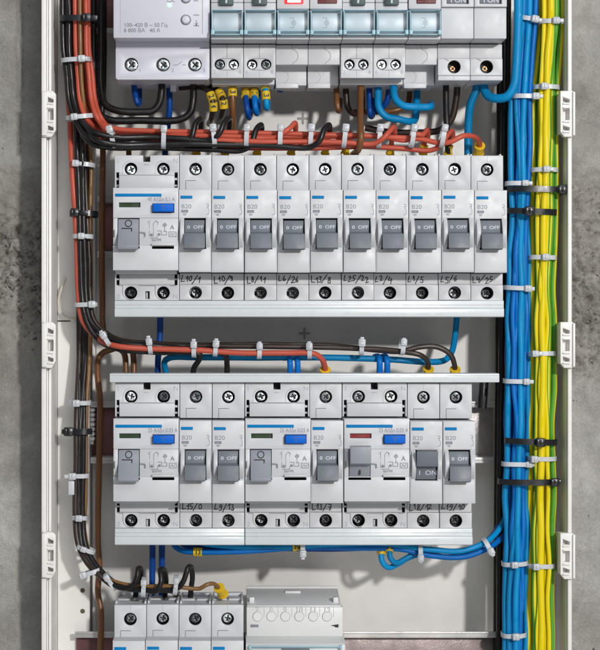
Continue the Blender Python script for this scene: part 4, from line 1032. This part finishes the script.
gy = [(541, 534, 533, 530, 18, .95), (546.5, 539.5, 537.5, 534.5, 12, .48), (551, 546, 543, 540, 9, .10), (556, 551, 548.5, 545.5, 12, .93), (561, 556, 553.5, 551.5, 16, .66), (539.5, 536, 535, 532, 24, .9), (549, 543, 546, 543, 22, .2), (558, 553, 551, 549, 24, .66), (544, 540, 541.5, 537.5, 10, .44), (553.5, 548, 546, 549, 9, .95)]
gn = ['green and yellow wire at the left edge next to the blue bundle', 'mostly yellow wire left of the thickest yellow one', 'bright yellow wire at the front centre of the earth bundle', 'yellow wire with a narrow green stripe right of centre', 'green striped wire at the right edge against the box wall',
      'green and yellow wire behind the left edge of the earth bundle', 'yellow wire glimpsed behind the front centre one', 'green and yellow wire behind the right edge of the earth bundle', 'thin yellow wire crossing at the front left of the earth bundle', 'thin striped wire at the front right of the earth bundle']
for (a, c, d, e, Y, ph), l in zip(gy, gn):
    wire(l, 'wgy', 3.6 if e == 540 else 2.4 if e in (537.5, 549) and Y < 20 else 3.0, [(a, -14, Y), (a, 22, Y), (c + 1, 88, Y), (c, 171, Y), (d + .5, 258, Y), (d, 354, Y), ((d + e) / 2, 458, Y), (e + .5, 565, Y), (e, 665, Y)], GY, phase=ph, twist=.4, jitter=1.7)
for x0, x1, Y, l in ((505.5, 499.5, 36, 'black cable hugging the left side of the blue bundle'), (508, 502.5, 44, 'black cable in deep shade behind the blue bundle'), (501, 496.5, 46, 'black cable nearest the rows in the shade of the right bundle')):
    wire(l, 'wblack', 3.6, [(x0, -14, Y), (x0 - 1, 90, Y), ((x0 + x1) / 2, 300, Y), (x1 + 1.5, 420, Y), (x1 + .5, 520, Y - 3), (x1, 665, Y - 4)], 'black cables behind the blue bundle')
wire('short thick black cable end behind the right end of the busbar', 'wblack', 5.0, [(484, 378, 44), (483, 392, 42), (482, 408, 42)], None)
wire('cream cord looped on the left inner wall', 'cord', 1.1, [(66, 278, 40), (61, 290, 39), (58.5, 302, 39), (61, 312, 39), (68, 317.5, 40), (79, 318.5, 41)], None, name='cord', cat='cord')
for x, l in ((288, 'left'), (317, 'middle'), (410.5, 'right')):
    pts = [(x - 8, 80, 22), (x - 8, 85, 18), (x - 5, 87.8, 17), (x + 5, 87.8, 17), (x + 8, 85, 18), (x + 8, 80, 22)]
    wire('%s of the beige wire clips hooked under the top row lamp modules' % l, 'clip', 1.1, pts, 'beige clips under the top row', name='rail_clip', cat='clip')
# yellow ferrules on the other incoming wires
for x, l in ((129.5, None),): pass

# ------------------------------------------------------------------ cable ties
def tie_strap(a, bdep, wd, m):
    b = MB(); n = 40; vs = []; th = .7
    for i in range(n):
        q = 2 * PI * i / n; c, s_ = math.cos(q), math.sin(q)
        e = .75
        X = math.copysign(abs(c) ** e, c); Yv = math.copysign(abs(s_) ** e, s_)
        for (k, z) in ((0, -wd / 2), (0, wd / 2), (th, wd / 2), (th, -wd / 2)):
            vs.append(V(X * (a + k), Yv * (bdep + k * .55), z))
    fs = []
    for i in range(n):
        j = (i + 1) % n
        for k in range(4): fs.append([i * 4 + k, i * 4 + (k + 1) % 4, j * 4 + (k + 1) % 4, j * 4 + k])
    b.raw(vs, fs, m)
    return b
def tie(label, px, py, Y, a, dep, ang=0, head=0.0, tail=3, m='tie', group='white cable ties', wd=4.5, hs=1.12, hdir=1, hang=0):
    """strap loop with half width a px and half depth dep mm; head: position along the front (-1..1)"""
    o = thing('cable_tie', label, 'cable tie', rx(px, Y), rt(py, Y), Y, group)
    o.rotation_euler = (random.uniform(-.05, .05), math.radians(ang), 0)
    link('strap', tie_strap(a, dep, wd, m).mesh('strap'), o)
    hs *= random.uniform(.88, 1.02); tail = tail * random.uniform(.3, 1.6)
    b = MB(); h = 3.5 * hs; x = head * a
    yf = -dep * (1 - min(.98, abs(head)) ** 2.67) ** .375 if abs(head) < 1 else 0
    b.box(-h, h, -h * .92, h * .92, -2.9 * hs, .4, m, .75 * hs)
    b.box(-h * .8, -h * .35, -h * .6, h * .6, -3.2 * hs, -2.5 * hs, m, .2)
    b.box(-h * .15, h * .5, -h * .55, h * .55, -3.25 * hs, -2.5 * hs, m, .25)
    if tail: b.box(h * .8 if hdir > 0 else -h - tail, h + tail if hdir > 0 else -h * .8, -wd * .42, wd * .42, -2.0 * hs, -1.0 * hs, m, .25)
    k = link('head', b.mesh('tie_head'), o); k.location = V(x, yf, 0)
    if hang: k.rotation_euler = (0, 0, math.radians(hang))
    return o
GWB = 'white cable ties on the blue bundle'; GWY = 'white cable ties on the yellow bundle'; GLT = 'white cable ties on the left bundle'; GG1 = 'white cable ties along the upper gap'; GG2 = 'white cable ties along the second gap'; GG3 = 'white cable ties along the lower left bend'; GK = 'black cable ties'
for py, px, a, hd, an, l in ((21, 529.5, 11.5, .30, 12, 'level with the top row toggles'), (97, 524.5, 12.5, .78, 1, 'just right of the thick blue wire bend'), (184, 518, 12.5, .42, 1, 'right above the pair of black ties'), (288, 517, 13, .72, 3, 'beside the L4/25 handwriting'),
                              (381, 516, 12.5, .70, 1, 'level with the end of the grey busbar'), (464, 515.5, 13.5, .92, 1, 'between the two lower black ties'), (563, 514.5, 12.5, -.15, -3, 'below the lower black ties, near the blue bend'), (634, 513.5, 12, .02, -2, 'lowest, beside the bottom rail')):
    tie('white tie around the blue bundle, ' + l, px, py, 15, a, 6.5, an, hd, 3, group=GWB)
for py, px, a, hd, an, l in ((23, 550.5, 13, .22, 1, 'level with the top row toggles'), (88, 545.5, 13, -.30, 1, 'just above the upper right hinge seat'), (171, 543.5, 13.5, .02, 0, 'above the two black ties'), (258, 542, 13.5, .05, 1, 'level with the ten-breaker row covers'),
                              (354, 541.5, 14, -.62, -1, 'beside the middle right hinge seat'), (458, 541.5, 14, -.68, 0, 'between the two lower black ties'), (565, 540.5, 13.5, -.5, 0, 'beside the lower right hinge seat')):
    tie('white tie around the yellow bundle, ' + l, px, py, 15, a, 8, an, hd, 3, group=GWY)
tie('black tie round both right bundles with its head at the box wall', 536, 191, 16, 29, 11, 1, .82, 7, m='btie', group=GK, wd=6, hs=1.5)
tie('black tie with its head over the blue wires, just below another black tie', 531, 211.5, 16, 25, 10.5, 2, -.20, 0, m='btie', group=GK, wd=6, hs=1.5)
tie('black tie round both right bundles, head at their middle, above the lowest black tie', 530.5, 441, 16, 26, 10.5, 2, .25, 0, m='btie', group=GK, wd=6, hs=1.45)
tie('lowest black tie on the right bundles, head near the right end', 528, 481, 16, 30, 11, 0, .80, 3, m='btie', group=GK, wd=6, hs=1.45)
tie('black tie round the upper left bundle beside the voltage relay', 78, 19.5, 14, 18, 9, 1, .55, 6, m='btie', group=GK, wd=6, hs=1.5)
tie('black tie on the left bundle beside the blue bar of the 40 A switch', 84, 214, 22, 14, 7, 2, -.6, 6, m='btie', group=GK, wd=5.6, hs=1.35)
tie('black tie on the lower left bundle with its head turned to the box side', 80, 431.5, 24, 12, 6, 0, -.9, 2, m='btie', group=GK, wd=6, hs=1.45, hdir=-1)
for py, px, Y, a, dep, hd, an, hdr, l in ((60.5, 76.5, 14, 14.5, 8.5, .45, -3, 1, 'around red and black wires beside the voltage relay'), (117.5, 80, 14, 15, 9, -.30, -6, 1, 'at the bend where the black wires turn right'),
                                    (165.5, 83.5, 23, 11.5, 7, -.62, 4, 1, 'beside the top screws of the 40 A switch'), (237, 83.5, 20, 10.5, 7, -.1, 1, 1, 'beside the toggle of the 40 A switch'), (305, 86, 20, 11.5, 7, .62, -2, 1, 'just above the bend to the second gap'),
                                    (402.5, 80, 26, 11, 6, -.25, 0, 1, 'level with the top screws of the 25 A switch'), (475, 79.5, 24, 10, 6, -.62, 0, -1, 'below the black tie, with a hanging tail'), (517.5, 80, 24, 8, 6, 0, 2, 1, 'level with the bottom screws of the 25 A switch')):
    tie('white tie on left bundle, ' + l, px, py, Y, a, dep, an, hd, 3, group=GLT, hdir=hdr)
b = MB(); b.box(-3, 3, 0, 14, -1, 1, 'tie', .3); thing('tie_tail', 'short white tie tail hanging below the white tie on the lower left bundle', 'tie tail', rx(71.5, 18), rt(481, 18), 18, None, b.mesh('tie_tail'))
for px, l in ((113, 'leftmost, above the left corner of the 40 A switch'), (164, 'above the right screw of the 40 A switch'), (213.5, 'between the curls for L10/1 and L10/9'), (247, 'just left of the curl for L8/11'), (280, 'just left of the red curl for L6/26'),
              (311, 'just left of the curl for L13/8'), (344.5, 'just left of the brown drop to L25/22'), (379, 'just left of the red loop for L2/4'), (412.5, 'just left of the red loop for L1/5'), (442.5, 'rightmost, left of the black drop')):
    i = (113, 164, 213.5, 247, 280, 311, 344.5, 379, 412.5, 442.5).index(px)
    o = tie('white tie in the upper gap, ' + l, px, 138 - (1 if i > 1 else 0), 4, 10.5, 7, 90 + (-16, 2, -6, 3, 2, 4, 6, 4, 8, 10)[i], -.78, 0, group=GG1, wd=4.6)
for px, py, an, l in ((107, 338, 58, 'at the bend under the 40 A switch'), (150, 345.5, 82, 'left of the blue wire corner'), (194.5, 348.5, 90, 'directly above the drop into L15/0'), (215.5, 347.5, 94, 'left of the drop into L9/13'), (259, 350, 90, 'above the switch with the green window'),
                   (309.5, 350, 88, 'left of the red wire end'), (361.5, 346.5, 92, 'above the switch with the raised toggle'), (402, 346, 94, 'left of the two arching ends')):
    tie('white tie in the second gap, ' + l, px, py + 1, 6, 7.5, 6, an, -.65, 2, group=GG2, hdir=-1)
for px, py, Y, an, l in ((86, 549, 22, 20, 'highest, below the panel slot'), (92, 572, 18, -18, 'with a big round head to its left'), (111, 581, 14, 55, 'at the middle of the bend'), (144, 587, 7, 92, 'between the first two black curls'), (175.5, 585, 7, 95, 'left of the tall pointed loop')):
    tie('white tie on the lower left bend, ' + l, px, py, Y, 9.5, 6, an, (-.2 if py < 560 else -.95 if py < 575 else -.6), 3, group=GG3, hs=1.15 if 560 < py < 575 else 1)
for px, py, an, l in ((302, 547.5, 90, 'right of the small yellow sleeve'), (420, 552, 90, 'at the fork of the hooked pair'), (487, 546, 62, 'at the right end of it')):
    tie('white tie on blue wires under the lower switches, ' + l, px, py, 12, 8, 6, an, .6, 2, group='white cable ties under the lower switches')

# ------------------------------------------------------------------ camera, lights, world
cam_d = bpy.data.cameras.new('camera'); cam = bpy.data.objects.new('camera', cam_d); col.objects.link(cam)
cam.location = (0, -D, 0); cam.rotation_euler = (PI / 2, 0, 0)
cam_d.sensor_width = 36; cam_d.lens = 36 * D / (650 * S); cam_d.shift_x = (300 - CX) / 650; cam_d.shift_y = 0
cam_d.dof.use_dof = True; cam_d.dof.focus_distance = D - .008; cam_d.dof.aperture_fstop = 18
cam_d.clip_start = .01; cam_d.clip_end = 20
sc.camera = cam
def area(name, loc, size, power, color, target=(0.04, 0.02, 0)):
    d = bpy.data.lights.new(name, 'AREA'); d.size = size; d.energy = power; d.color = color
    o = bpy.data.objects.new(name, d); col.objects.link(o); o.location = loc
    o.rotation_euler = (Vector(target) - Vector(loc)).to_track_quat('-Z', 'Y').to_euler(); return o
area('key_lamp', (.66, -1.8, .44), .085, 23.5, (1, .975, .94))
area('soft_lamp', (.40, -1.5, .95), 1.2, 9.0, (.90, .95, 1))
area('soft_lamp_low', (.45, -1.6, -.8), 1.1, 5.5, (1, .96, .9))
w = bpy.data.worlds.new('World'); sc.world = w; w.use_nodes = True
w.node_tree.nodes['Background'].inputs[0].default_value = (.9, .95, 1, 1); w.node_tree.nodes['Background'].inputs[1].default_value = .18
sc.view_settings.view_transform = 'Standard'; sc.view_settings.look = 'None'; sc.view_settings.exposure = 0; sc.view_settings.gamma = 1
